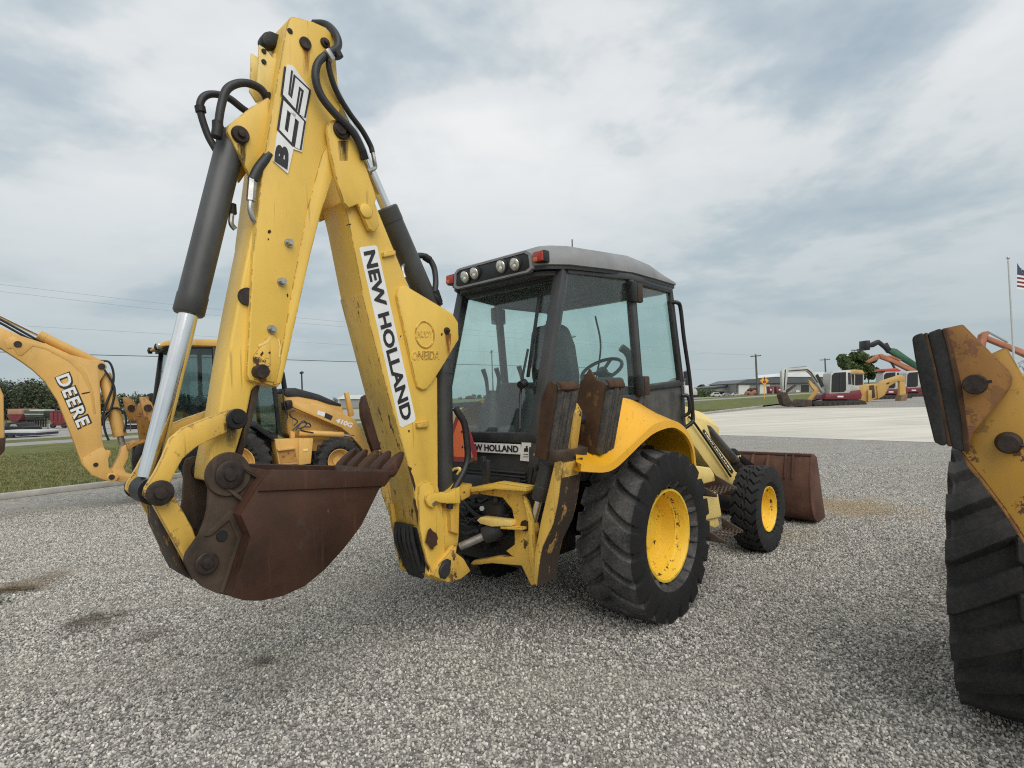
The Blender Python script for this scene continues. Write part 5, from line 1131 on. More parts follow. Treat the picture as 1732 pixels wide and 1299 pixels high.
pad = plateA(FK, 'stabilizer_pad', [(1593, 556), (1628, 548.5), (1631, 551), (1690, 610), (1706, 625), (1713, 638), (1711, 652), (1702, 666), (1645, 733), (1640, 764), (1632, 764), (1626, 700), (1612, 630), (1600, 580)], pk, pk + .018, RUSTO, KR, .004)
plateA(FK, 'pad_gusset', [(1593, 556), (1601, 555), (1612, 590), (1626, 650), (1638, 735), (1640, 764), (1630, 764), (1624, 700), (1610, 626), (1600, 580)], pk - .004, pk + .24, PADM, pad, .003)
for nm, pts, d0, mat in (('rubber_block', [(1569, 563), (1590, 555), (1597, 562), (1610, 606), (1622, 660), (1632, 720), (1637, 762), (1626, 764), (1610, 758), (1604, 730), (1590, 655), (1575, 590)], 0, LAM2 if 'LAM2' in globals() else TYRE2),
        ('pad_plate', [(1562, 563), (1568, 562), (1578, 600), (1594, 670), (1606, 735), (1611, 756), (1602, 755), (1590, 700), (1575, 630)], .002, PADM),
        ('rubber_block', [(1542, 573), (1546, 567), (1560, 562.5), (1564, 568), (1578, 610), (1590, 670), (1600, 735), (1602, 751), (1594, 755), (1580, 748), (1572, 715), (1556, 650), (1547, 605)], 0, TYRE2)):
    G().prism([V(KA(x, y, pk)) + (d0, 0, 0) for x, y in pts], (.26, 0, 0)).obj(nm, mat if mat is PADM else TYRE3, pad, .008, seg=3)
for x, y in ((1574, 600), (1596, 690)): pass
q = V(KA(1650, 650, pk))
G().lathe([(0, .05), (.034, .05), (.038, .03), (.038, 0), (0, 0)], q, (-1, 0, 0), 24).obj('pad_pin', PINM, pad)
G().bar(KA(1630, 652, pk - .03), KA(1678, 645, pk - .03), .012, .012, (0, 0, 1)).obj('pin_keeper', PINM, pad)
q = V(KA(1706, 749, ak))
G().lathe([(0, .05), (.030, .048), (.036, .03), (.042, 0), (0, 0)], q, (-1, 0, 0), 20).obj('leg_bolt', PINM, leg)
G().tube([q + (-.03, 0, 0), V(KA(1735, 755, ak - .03))], .006, 6, smooth=False).obj('bolt_keeper', PINM, leg)
# its body, beyond the frame
G().box((.6, 0, .8), (3.2, .8, .5)).obj('chassis', BLK, KR, .04)
G().box((1.9, 0, 1.25), (1.5, .75, .5)).obj('hood', KYEL, KR, .08)
G().bar((-.95, .5, .55), (-.95, -.9, .55), .12, .2, (1, 0, 0)).obj('tail_frame', KYEL, KR, .01)

# ================================================================== the far side: sheds, machines, trees, poles
RED = plain('machine red', (.17, .022, .03), .45, 0, .15, 1); WHT = plain('machine white', (.52, .52, .485), .5, 0, .12, 1); TRK = plain('track black', (.03, .028, .027), .8, 0, .3, 2)
TAN = plain('machine tan', (.58, .36, .11), .5, 0, .15, 1); ORG = plain('machine orange', (.40, .15, .075), .55, 0, .2, .8); GRN = plain('machine green', (.02, .10, .045), .45, 0, .15, 1)
RED2 = plain('wagon red', (.19, .035, .04), .5, 0, .2, 1); WAGO = plain('wagon orange', (.38, .19, .12), .6, 0, .15, 1); NAVY = plain('navy paint', (.035, .045, .085), .5, 0, .2, 1)
WOOD = plain('weathered pole wood', (.13, .115, .10), .9, 0, .25, 1.5, .1, .3, (4, 4, .3)); WALLG = plain('grey steel wall', (.33, .32, .315), .6, 0, .1, .3); ROOFD = plain('dark steel roof', (.10, .11, .115), .5, 0, .12, .3)
WROOF = plain('white steel roof', (.80, .80, .80), .5, 0, .05, .3); DOORW = plain('white door', (.68, .68, .65), .55, 0, .06, .4); DKG = plain('implement green', (.05, .075, .05), .6, 0, .3, 1)
def far_frame(x, y, D, heading=90.):
    p = W(x, y, D); return Frame((p[0], p[1]), heading)
def fp(Fr, name, px, mat, parent, d0, d1, bevel=0., sx=None):
    f = (lambda x, y: (x, y)) if sx is None else sx
    return G().prism([V(Fr.L(*f(x, y), 0)) + (0, d0, 0) for x, y in px], (0, d1 - d0, 0)).obj(name, mat, parent, bevel)
def rect(x0, y0, x1, y1): return [(x0, y0), (x1, y0), (x1, y1), (x0, y1)]

def mini_ex(x0, D, label, arm=True, group=None, roofm=WHT, canopy=None):
    k = 41.6 / D
    y1 = 648.3 - .039 * (x0 - 1415)
    sx = lambda x, y: (x0 + (x - 1415) * k, y1 + (y - 648.3 + .039 * (x - 1415)) * k - .039 * (x - 1415) * k)
    Fx = far_frame(x0, 680, D); R_ = Fx.root('mini_excavator', label, 'excavator', group)
    T = lambda n, px, m, d0, d1, par=R_, bv=.02: fp(Fx, n, px, m, par, d0, d1, bv, sx)
    tr = [(1376, 683), (1379, 679), (1386, 678), (1455, 677), (1463, 679), (1467, 683), (1463, 687), (1455, 688), (1384, 688.5), (1378, 687)]
    a_ = T('track', tr, TRK, 0, .4); T('track', tr, TRK, 1.5, 1.9)
    for i in range(9): T('track_roller', rect(1384 + i * 8.5, 681, 1389 + i * 8.5, 685.5), BUCKD, -.03, .0, a_, 0)
    T('turntable', rect(1408, 674, 1440, 680), TRK, .5, 1.4)
    body = T('body', [(1403.6, 666.6), (1439.6, 665), (1441, 661), (1456, 659.5), (1459, 668), (1457, 675.6), (1396, 675.6), (1398, 668)], RED, .05, 1.85)
    T('lettering_strip', rect(1417, 669.5, 1427, 672), WHITE, .03, .05, body, 0)
    cabx = T('cab', [(1405, 666), (1407.3, 632), (1412, 627.5), (1418, 626.4), (1441, 626), (1444, 651.5), (1454.6, 653), (1456, 660), (1440, 664.5)], WHT, .15, 1.2)
    T('window_pane', [(1408, 663.6), (1408.8, 635), (1413, 630.5), (1432.8, 629), (1432.8, 660), (1429, 663)], BLK, .13, .16, cabx, 0)
    T('window_bar', rect(1422, 630, 1423, 663), CHAR, .11, .13, cabx, 0)
    T('window_pane', [(1436, 630), (1440.5, 630), (1442.5, 650), (1437, 650)], CHAR, .13, .16, cabx, 0)
    if canopy: T('roof', [(1403, 627), (1408, 622), (1436, 620), (1446, 627)], canopy, .1, 1.3, cabx)
    if arm:
        bm_ = T('boom', [(1339, 622.6), (1376.5, 620.4), (1384, 626), (1396, 644), (1405, 663.6), (1400, 664.6), (1391, 648.6), (1382, 634), (1374, 626.6), (1340.5, 627.6)], WHT, .7, 1.0)
        T('boom_ram', [(1388, 634), (1391, 632), (1402, 652), (1398, 655)], TRK, .6, .7, bm_, 0)
        T('swing_bracket', [(1376, 641), (1383, 646), (1395, 660), (1381, 680), (1374, 679), (1387, 661), (1379, 650)], TAN, .75, .95)
        T('dipper', [(1330, 627), (1335.5, 621.2), (1340, 624.5), (1340.5, 632), (1336.5, 664), (1331.5, 664), (1330, 638)], WHT, .68, 1.02)
        T('dipper_ram', [(1344, 621), (1374, 617.6), (1374, 619.4), (1344, 622.6)], STEEL, .8, .9, bm_, 0)
        T('hose', [(1342, 626), (1374, 623.5), (1381, 629), (1392, 646), (1391, 647), (1380, 630.5), (1373.5, 625), (1342, 627.3)], BLK, .67, .7, bm_, 0)
        T('hose', [(1335, 624), (1336.5, 624), (1334.5, 660), (1333, 660)], BLK, .65, .68, bm_, 0)
        T('bucket', [(1326, 668), (1330, 663), (1337.5, 664), (1341, 674), (1349.5, 684), (1340.5, 688), (1331.5, 686)], BUCKD, .5, 1.2)
        T('bucket_link', [(1333, 664), (1354, 650), (1356, 652), (1336, 667)], BUCKD, .7, 1.0)
        T('blade', [(1351, 687), (1364.5, 675.5), (1373.5, 676), (1376, 687)], BUCKD, .1, 1.8)
    return R_
mini_ex(1415, 41.6, 'white and red mini excavator with its boom curled out over the concrete apron')
gx = 'mini excavators parked in a row behind'
mini_ex(1502, 52, 'white and red excavator under an orange red canopy behind the tan backhoe boom', False, None, WHT, plain('canopy red', (.45, .05, .03), .5))
mini_ex(1541, 56, 'white and red excavator closest to the folded ochre stabilizer pad', False)
# tan backhoe
Fx = far_frame(1490, 680, 46); R_ = Fx.root('backhoe_loader', 'small tan backhoe with its dipper hanging down behind the mini excavator', 'backhoe loader')
def T(n, px, m, d0, d1, par=None, bv=.02): return fp(Fx, n, px, m, R_ if par is None else par, d0, d1, bv)
cb = T('cab', [(1444, 652), (1444, 631), (1474, 631), (1474, 652)], WHT, 1.0, 2.4); T('window_pane', [(1446, 651), (1446, 632.5), (1457, 632.5), (1457, 651)], BLK, .97, 1.0, cb, 0); T('window_pane', [(1459, 651), (1459, 632.5), (1472, 632.5), (1472, 651)], BLK, .97, 1.0, cb, 0)
T('roof', [(1442, 631.5), (1444, 627), (1456, 624), (1470, 625), (1475, 631)], TAN, .9, 2.5, cb)
T('body', [(1455, 652), (1489, 648.6), (1493.6, 656), (1492, 672.6), (1470, 679), (1456, 676)], TAN, .3, 1.6)
for l_ in (.1, 1.9): T('wheel', [(1440 + 13 * math.cos(t), 668 + 13 * math.sin(t)) for t in np.linspace(0, 6.1, 16)], TRK, l_, l_ + .5)
bm_ = T('boom', [(1486, 652), (1495, 644), (1528, 633.5), (1534, 638), (1533.4, 645), (1522, 644.5), (1507, 653), (1499.6, 668), (1488, 675)], TAN, .2, .55)
T('boom_decal', [(1502, 648), (1507, 646.3), (1507, 648.5), (1502, 650.5)], INK, .19, .2, bm_, 0)
T('dipper', [(1525, 638.5), (1534, 638), (1536, 669), (1525, 669)], TAN, .22, .5); T('bucket', [(1521, 684), (1526.6, 668), (1536.5, 666.5), (1532.5, 684)], plain('tan bucket', (.22, .15, .08), .7), .05, .7)
T('stabilizer', [(1470, 660), (1476, 660), (1476, 680), (1470, 680)], TAN, .1, .3); T('boom_ram', [(1474, 652), (1482, 651), (1484, 672), (1476, 674)], BUCKD, .25, .3)
# orange excavator
Fx = far_frame(1580, 680, 60); R_ = Fx.root('excavator', 'orange excavator reaching a thin boom over the parked red and white machines', 'excavator')
bm_ = T('boom', [(1489, 599.5), (1493.6, 598), (1510, 605), (1546, 621.5), (1590, 650), (1584, 656), (1546, 630), (1508.6, 611.5), (1493.6, 606)], ORG, .2, .7); T('dipper', [(1469.6, 611), (1489, 599), (1494, 602), (1492, 606), (1472.6, 614)], ORG, .25, .65)
T('boom_ram', [(1508, 610), (1511, 609), (1523, 630), (1520, 631)], TRK, .3, .4, bm_, 0); T('body', rect(1560, 645, 1620, 668), ORG, -.5, 1.8); T('track', rect(1558, 670, 1622, 681), TRK, -.6, -.1); T('track', rect(1558, 670, 1622, 681), TRK, 1.4, 1.9); T('cab', rect(1566, 628, 1590, 646), BLK, -.4, .5)
T('dipper_ram', [(1497, 601), (1512, 601), (1528, 608), (1527, 611), (1511, 604)], ORG, .3, .5, bm_, 0)
# telehandler
Fx = far_frame(1600, 680, 66); R_ = Fx.root('telehandler', 'green telehandler with its black fork head raised above the parked machines', 'telehandler')
T('boom', [(1506, 594.5), (1513, 588.5), (1519, 590), (1546, 609), (1640, 668), (1632, 674), (1548, 619.5)], GRN, .2, .8)
hd_ = T('boom_head', [(1471, 582), (1489, 574), (1492, 576), (1501, 583), (1504, 579), (1508, 587), (1514, 592), (1507, 597), (1501, 589.5), (1490.6, 581), (1480, 587), (1472.6, 587)], BLK, .25, .75)
T('carriage', rect(1463.6, 576, 1470, 592), BLK, -.2, 1.2); T('fork', rect(1449, 590.5, 1464, 592), BLK, -.1, .05); T('fork', rect(1449, 590.5, 1464, 592), BLK, .9, 1.05)
T('body', rect(1590, 650, 1660, 672), GRN, -.3, 1.8)
for x in (1602, 1648): T('wheel', [(x + 9 * math.cos(t), 672 + 9 * math.sin(t)) for t in np.linspace(0, 6.1, 14)], TRK, -.4, .1)
# orange excavator near the flag
Fx = far_frame(1700, 680, 38); R_ = Fx.root('excavator', 'faded orange excavator boom bent in an upside down V beside the flagpole', 'excavator')
bm_ = T('boom', [(1676, 567.5), (1732, 589), (1800, 618), (1860, 660), (1850, 668), (1795, 628), (1732, 598), (1674, 574)], ORG, .2, .6)
T('dipper', [(1660, 600), (1662.6, 582), (1665.5, 565), (1672, 560.5), (1677, 559), (1679, 562), (1675, 570), (1671, 594), (1668, 640), (1661, 640)], ORG, .22, .58); T('boom_ram', [(1680, 560), (1712, 577), (1711, 579), (1679, 562)], STEEL, .3, .4, bm_, 0)
T('body', rect(1830, 640, 1930, 672), ORG, -.6, 1.6); T('track', rect(1820, 672, 1940, 684), TRK, -.7, 0)
# sheds
def shed(x, D, label): Fx = far_frame(x, 668, D); return Fx, Fx.root('shed', label, 'building')
Fx, R_ = shed(1290, 128, 'long grey steel shed with white overhead doors beyond the road')
w_ = T('wall', [(1247, 648), (1405, 646), (1405, 668.5), (1247, 668.5)], WALLG, 0, 18, R_, 0)
for i in range(40): T('wall_rib', rect(1248 + i * 4, 648.2, 1248.5 + i * 4, 668.4), WALLG, -.06, 0, w_, 0)
T('roof', [(1244, 648.6), (1263, 641.5), (1329, 638.8), (1408, 638.8), (1408, 646.6), (1246, 649)], ROOFD, -.6, 18.5, R_, 0)
for x0, x1, y0 in ((1249, 1267.5, 651), (1285, 1302, 649), (1346, 1352, 660)): T('door', rect(x0, y0, x1, 668.4), DOORW, -.12, 0, w_, 0)
T('downpipe', rect(1245.6, 649, 1247.3, 668.4), ROOFD, -.2, 0, w_, 0); T('door', rect(1355, 651, 1368, 668.4), CHAR, -.1, 0, w_, 0)
Fx, R_ = shed(1225, 134, 'low grey lean-to at the end of the long shed')
w_ = T('wall', [(1201.5, 656), (1247, 650.5), (1247, 668), (1201.5, 668)], WALLG, 0, 14, R_, 0); T('roof', [(1200, 655), (1247, 649), (1247, 651), (1200, 656.8)], ROOFD, -.6, 14, R_, 0); T('door', rect(1229.5, 654, 1242, 667.9), DOORW, -.12, 0, w_, 0); T('opening', rect(1204, 662, 1225, 667.9), BLK, -.06, 0, w_, 0)
Fx, R_ = shed(1350, 150, 'shed with a bright white roof showing over the long grey shed')
T('wall', rect(1311, 636, 1406, 667), WALLG, 0, 12, R_, 0); T('roof', [(1309, 637.5), (1316, 632), (1345, 630), (1408, 629), (1408, 637.5)], WROOF, -.5, 12.5, R_, 0)
Fx, R_ = shed(1157, 120, 'tan shed beside the dark silo'); T('wall', [(1146, 642), (1159, 641), (1159, 668), (1146, 668)], plain('tan siding', (.42, .36, .26), .7), 0, 6, R_, 0); T('roof', [(1145, 643), (1152, 638), (1160, 641), (1160, 643)], ROOFD, -.3, 6.3, R_, 0)
Fx = far_frame(1163, 668, 135); R_ = Fx.root('silo', 'dark upright silo rising beside the cab grab rail', 'silo')
p = V(Fx.L(1163, 668, 0)); z1 = Fx.L(1163, 628, 0)[2]; G().lathe([(0, 0), (.75, 0), (.75, z1), (0, z1 + .02)], (0, 0, 0), (0, 0, 1), 20).obj('silo_wall', plain('silo blue black', (.03, .035, .05), .6), R_)
G().lathe([(.3, 0), (.3, .35), (0, .4)], (.1, 0, z1), (0, 0, 1), 10).obj('silo_cap', WHT, R_)
for k in range(5): G().lathe([(.76, 0), (.78, .05), (.76, .1)], (0, 0, (k + .5) * z1 / 5), (0, 0, 1), 20).obj('silo_band', CHAR, R_)
Fx, R_ = shed(600, 170, 'white roofed barn far beyond the loader arm'); T('wall', rect(574, 673, 622, 690), WALLG, 0, 12, R_, 0); T('roof', [(570, 675), (582, 668), (618, 668), (628, 675)], WROOF, -.4, 12.4, R_, 0)
# box truck, cars, bins
Fx = far_frame(1170, 672, 92); R_ = Fx.root('box_truck', 'white box truck parked below the dark silo', 'truck')
T('cargo_box', rect(1159, 652, 1173, 668), DOORW, 0, 1.6); T('cab', [(1173, 657), (1177, 657), (1180, 662), (1180, 669), (1173, 669)], WHT, .1, 1.5); T('chassis', rect(1159, 668, 1180, 670), TRK, .1, 1.5)
for x in (1162, 1176): T('wheel', [(x + 2 * math.cos(t), 670.5 + 2 * math.sin(t)) for t in np.linspace(0, 5.8, 10)], TRK, -.05, .2)
def car(x0, x1, y0, y1, D, mat, label):
    Fx = far_frame((x0 + x1) / 2, y1, D); R_ = Fx.root('parked_car', label, 'car', None); u = lambda t: x0 + (x1 - x0) * t; v = lambda t: y0 + (y1 - y0) * t
    b = fp(Fx, 'body', [(u(0), v(.9)), (u(.02), v(.55)), (u(.15), v(.42)), (u(.28), v(.05)), (u(.35), v(0)), (u(.72), v(0)), (u(.84), v(.42)), (u(.97), v(.55)), (u(1), v(.9))], mat, R_, 0, .9, .02)
    fp(Fx, 'window_pane', [(u(.22), v(.42)), (u(.32), v(.08)), (u(.52), v(.08)), (u(.52), v(.42))], BLK, b, -.01, 0); fp(Fx, 'window_pane', [(u(.55), v(.42)), (u(.55), v(.08)), (u(.70), v(.08)), (u(.78), v(.42))], BLK, b, -.01, 0)
    for c in (.22, .78): fp(Fx, 'wheel', [(u(c) + (x1 - x0) * .085 * math.cos(t), v(.88) + (x1 - x0) * .085 * math.sin(t)) for t in np.linspace(0, 5.8, 10)], TRK, R_, -.02, .15)
    return R_
SILV = plain('silver paint', (.35, .36, .36), .3, .3)
car(1203, 1221, 663.5, 671, 106, WHT, 'white estate car parked before the lean-to opening'); car(1222, 1236, 665, 670, 110, SILV, 'silver car parked next to the white estate car'); car(1238, 1251, 664.5, 669.5, 112, WHT, 'white saloon car parked by the wide white door')
Fx = far_frame(1270, 668, 112); R_ = Fx.root('skid_loader', 'rust brown loader with a raised bucket standing between the white shed doors', 'loader')
T('body', [(1262, 666), (1264, 662), (1276, 659), (1280, 661), (1280, 667), (1262, 667.5)], ORG, 0, 1.0); T('bucket', [(1266, 660), (1271, 656), (1275, 660), (1270, 663)], BUCKD, 0, 1.0); T('cab', rect(1276, 656, 1281, 662), BLK, .1, .9)
for x in (1266, 1277): T('wheel', [(x + 2 * math.cos(t), 667 + 2 * math.sin(t)) for t in np.linspace(0, 5.8, 10)], TRK, -.05, .15)
for k, (x0, x1, lb_) in enumerate(((1300.5, 1307.5, 'narrow red bin standing beside the warning sign post'), (1313, 1326.5, 'wide red bin standing along the grey shed wall'))):
    Fx = far_frame(x0, 665, 118); R_ = Fx.root('bin', lb_, 'bin'); T('tub', [(x0, 654.5), (x1, 653.7), (x1 - .6, 664), (x0 + .4, 664.5)], RED2, 0, 1.2); T('rim', rect(x0 - .4, 653.4, x1 + .4, 654.6), RED, -.05, 1.25)
    T('marking', rect(x0 + (x1 - x0) * .3, 658.2, x0 + (x1 - x0) * .65, 660.3), WHITE, -.02, 0, R_, 0); T('foot', rect(x0 + .8, 664, x1 - .8, 665.6), TRK, .1, 1.1)
# warning sign (stop ahead)
Fx = far_frame(1293, 673, 62); R_ = Fx.root('warning_sign', 'yellow diamond warning sign with red octagon and black arrow on a thin post', 'sign')
cxs, cys = 1293, 644.; SY = plain('sign yellow', (.80, .42, .04), .5, 0, .05, 5)
T('post', rect(1292.6, 640, 1293.6, 674), SY, .03, .08, R_, 0); bd = T('board', [(cxs, cys - 7.5), (cxs + 7.5, cys), (cxs, cys + 7.5), (cxs - 7.5, cys)], SY, 0, .02, R_, 0)
T('octagon', [(cxs + 2.7 * math.cos(t), cys + 1.8 + 2.7 * math.sin(t)) for t in np.linspace(math.pi / 8, 2 * math.pi + math.pi / 8, 9)[:-1]], REDB, -.01, 0, bd, 0); T('arrow', [(cxs, cys - 6), (cxs + 2, cys - 3.4), (cxs + .7, cys - 3.4), (cxs + .7, cys - 1.4), (cxs - .7, cys - 1.4), (cxs - .7, cys - 3.4), (cxs - 2, cys - 3.4)], INK, -.01, 0, bd, 0)
# utility poles, wires, yard lamp
def pole(x, yt, D, label, arm=1.3, r=.15, tilt=0.):
    p = W(x, 660, D); h = W(x, yt, D)[2]; Fx = Frame((p[0], p[1]), 60.); R_ = Fx.root('utility_pole', label, 'pole')
    G().cyl((0, 0, 0), (0, 0, h), r, r * .65, 12).obj('pole_shaft', WOOD, R_); G().box((0, 0, h - .35), (.12, arm * 2, .14)).obj('cross_arm', WOOD, R_)
    for y in (-.9, -.5, .5, .9): G().lathe([(.05, 0), (.06, .06), (.03, .12), (.05, .16), (0, .18)], (0, y * arm, h - .28), (0, 0, 1), 8).obj('insulator', STEEL, R_)
    return R_
pole(1281, 599, 104, 'wooden utility pole with one cross arm in front of the long grey shed', 1.1, .22); pole(1398, 606, 135, 'slim utility pole behind the white roofed shed', 1.2, .22); pole(1439, 622, 170, 'short utility pole standing before the big green tree', 1.2, .2)
pole(969, 566, 70, 'utility pole seen through the side glass of the cab', 1.0, .16); pole(834, 592, 95, 'utility pole seen through the rear glass of the cab', .5, .14)
WIRE = plain('wire', (.30, .325, .34), .7); WIRED = plain('cable', (.06, .065, .07), .7)
for k, (pts, lb_) in enumerate((([(-160, 466, 32), (0, 481, 34), (300, 516, 39), (600, 546, 45), (900, 566, 58), (1150, 593, 80), (1277, 601, 104)], 'upper power line sagging along the road behind the yellow boom'), ([(-160, 478, 32), (0, 493, 34), (300, 527, 39), (600, 554, 45), (900, 574, 58), (1150, 596, 80), (1285, 601, 104)], 'middle power line sagging along the road behind the yellow boom'),
        ([(-160, 540, 34), (0, 549, 36), (300, 566, 41), (600, 584, 47), (900, 600, 60), (1150, 624, 80), (1281, 623, 104)], 'faint lower line strung along the road'), ([(-100, 592, 30), (150, 600, 33), (400, 606, 37), (600, 612, 41), (770, 616, 46), (1000, 622, 60)], 'dark telephone cable crossing behind both boom legs'))):
    o = G().tube([W(*p) for p in pts], .022 if k == 3 else .008, 5, 6).obj('power_line', WIRED if k == 3 else WIRE); tag(o, lb_, 'wire')
p = W(512, 690, 60); Fx = Frame((p[0], p[1]), 60.); R_ = Fx.root('yard_lamp', 'tall yard lamp with two round heads between the boom legs', 'lamp post'); h = W(512, 628, 60)[2]
G().cyl((0, 0, 0), (0, 0, h), .09, .07, 10).obj('lamp_shaft', IRON, R_); G().bar((0, -.42, h - .1), (0, .42, h - .1), .05, .05).obj('lamp_arm', IRON, R_)
for s in (-1, 1): G().lathe([(0, -.12), (.1, -.10), (.17, 0), (.1, .12), (0, .14)], (0, s * .38, h - .16), (0, 0, 1), 12).obj('lamp_head', CHAR, R_)
# flagpole and flag
D = 36; p = W(1718, 660, D); Fx = Frame((p[0], p[1]), 90.); R_ = Fx.root('flagpole', 'white flagpole rising behind the ochre stabilizer leg', 'flagpole'); h = W(1717, 440, D)[2]
G().cyl((0, 0, 0), (0, 0, h), .07, .045, 12).obj('pole_shaft', WHT, R_); G().lathe([(0, 0), (.07, .03), (.09, .10), (.06, .18), (0, .2)], (0, 0, h + .05), (0, 0, 1), 12).obj('pole_ball', STEEL, R_)
Fg = Frame((p[0], p[1]), 90.); R2 = Fg.root('flag', 'stars and stripes flag hanging from the white pole', 'flag')
fl = lambda n, px, m, d: G().prism([V(Fg.L(x, y, 0)) + (0, d + .05 * math.sin(x * .5), 0) for x, y in px], (0, .006, 0)).obj(n, m, R2)
ft = lambda x: 445 + (x - 1719.5) * 1.0; fb_ = lambda x: 488 + (x - 1719.5) * .55
fl('canton', [(1719.5, 445), (1726, 452), (1733, 459), (1740, 468), (1740, 471), (1730, 466.5), (1719.5, 465)], NAVY, 0)
for i in range(4):
    for j in range(3):
        x, y = 1721.5 + i * 3.2, 452 + j * 4.5 + i * 2.2
        if y < 464: fl('star', [(x, y - 1), (x + .8, y), (x, y + 1), (x - .8, y)], WHITE, -.012)
for k in range(7):
    y0, y1 = 465 + k * 3.4, 465 + (k + 1) * 3.4
    fl('stripe', [(1719.5, y0), (1730, y0 + 1.6), (1746, y0 + 4.5), (1746, y1 + 4.5), (1730, y1 + 1.6), (1719.5, y1)], WHITE if k % 2 == 0 else RED, 0)

# ---- trees
def leaf_mat(name, cols):
    m, nt, b = new_mat(name); g_ = N(nt, 'ShaderNodeNewGeometry'); c = ramp(nt, g_.outputs['Random Per Island'], cols); nt.links.new(c, b.inputs['Base Color']); b.inputs['Roughness'].default_value = .85; b.inputs['Specular IOR Level'].default_value = .1; return m
LEAF = leaf_mat('tree leaves', [(0, (.05, .072, .03)), (.5, (.08, .112, .045)), (1, (.125, .155, .065))]); LEAFD = leaf_mat('wood leaves', [(0, (.055, .07, .045)), (.5, (.08, .095, .058)), (1, (.11, .12, .075))]); BARK = plain('bark', (.09, .07, .05), .9, 0, .3, 6)
def crown(blobs, n, size, seed, flat_=1.0):
    r = np.random.default_rng(seed); vs, fs = [], []
    wts = np.array([b[3] ** 2 for b in blobs]); wts = wts / wts.sum()
    for i in r.choice(len(blobs), n, p=wts):
        x, y, z, q = blobs[i]; d = r.normal(size=3); d /= np.linalg.norm(d); c = V((x, y, z)) + d * q * (.55 + .5 * r.random()) * (1, 1, flat_)
        nn_ = unit(d + r.normal(size=3) * .6); u, v = perp(nn_); a = r.random() * 6.28; u, v = u * math.cos(a) + v * math.sin(a), v * math.cos(a) - u * math.sin(a)
        s = size * (.6 + .8 * r.random()); k = len(vs); vs += [c - u * s * .5, c + v * s * .32 , c + u * s * .5, c - v * s * .32]; fs.append((k, k + 1, k + 2, k + 3))
    return vs, fs
def tree(x, yt, yb, wpx, D, label, seed, n=1400, mat=LEAF, size=None):
    p = W(x, yb, D); s = D / 950; h = (yb - yt) * s; wd = wpx * s; r = random.Random(seed); Fx = Frame((p[0], p[1]), 0.); R_ = Fx.root('tree', label, 'tree')
    z0 = max(0, W(x, yb, D)[2] * 0)
    bl = [(r.uniform(-.36, .36) * wd, r.uniform(-.3, .3) * wd, h * r.uniform(.35, .86), wd * r.uniform(.13, .22)) for _ in range(16)] + [(0, 0, h * .85, wd * .17)]
    vs, fs = crown(bl, n, size or wd * .06, seed); raw('crown', vs, fs, mat, R_)
    g = G(); g.tube([(0, 0, 0), (wd * .01, 0, h * .3), (-wd * .01, 0, h * .7)], (wd * .035, wd * .01), 8)
    for _ in range(4): a = r.uniform(0, 6.28); g.tube([(0, 0, h * .3), (math.cos(a) * wd * .15, math.sin(a) * wd * .15, h * .5), (math.cos(a) * wd * .3, math.sin(a) * wd * .3, h * .68)], (wd * .018, wd * .005), 6)
    g.obj('trunk', BARK, R_); return R_
tree(1447, 596, 660, 46, 150, 'broad dark green tree behind the white mini excavator', 3, 9000, LEAF, .75); tree(1470, 604, 660, 30, 155, 'smaller green tree below the raised telehandler forks', 5, 5000, LEAF, .7)
tree(545, 663, 686, 9, 190, 'lone round tree over the dark hood cover of the amber loader', 8, 500, LEAFD); tree(566, 668, 687, 17, 200, 'low spreading tree beside the white roofed barn', 9, 600, LEAFD); tree(602, 669, 687, 10, 200, 'small tree behind the white roofed barn', 10, 400, LEAFD)
tree(1737, 610, 660, 16, 90, 'dark conifer at the flagpole', 11, 700, LEAFD)
bl = [(W(x, 668, 108)[0], 108 + 3 * (i % 3), .5 + .35 * (i % 2), .9) for i, x in enumerate(range(1182, 1207, 4))]; vs, fs = crown(bl, 1500, .28, 21); o = raw('hedge', vs, fs, LEAF); tag(o, 'ragged green hedge between the white truck and the lean-to', 'hedge')
def wood(name, x0, x1, ytop, D, seed, n, size, hb):
    r = random.Random(seed); bl = []
    for i in range(int((x1 - x0) / 5)):
        x = x0 + i * 5 + r.uniform(-3, 3); yt = ytop(x) + r.uniform(-2, 5); d = D + r.uniform(0, 25); top = W(x, yt, d); R0_ = r.uniform(.07, .12) * 60
        z = top[2] - R0_ * .8
        while z > 0: bl.append((top[0] + r.uniform(-2, 2), top[1] + r.uniform(-3, 3), z, R0_ * r.uniform(.8, 1.2) * hb)); z -= R0_ * 1.1
    vs, fs = crown(bl, n, size, seed); o = raw(name, vs, fs, LEAFD); tag(o, kind='stuff'); return o
wood('wood', -160, 118, lambda x: 641 + max(0, (x - 40)) * .12, 190, 31, 40000, .75, .85)
wood('wood', 118, 420, lambda x: 662 + (x - 118) * .03, 330, 32, 9000, 1.6, .8)
wood('wood', 1168, 1196, lambda x: 650 + .02 * (x - 1180) ** 2 * .5, 420, 33, 1200, 2.2, .8)
wood('wood', 640, 1170, lambda x: 664 - .03 * (x - 866), 620, 35, 3500, 3., .55)
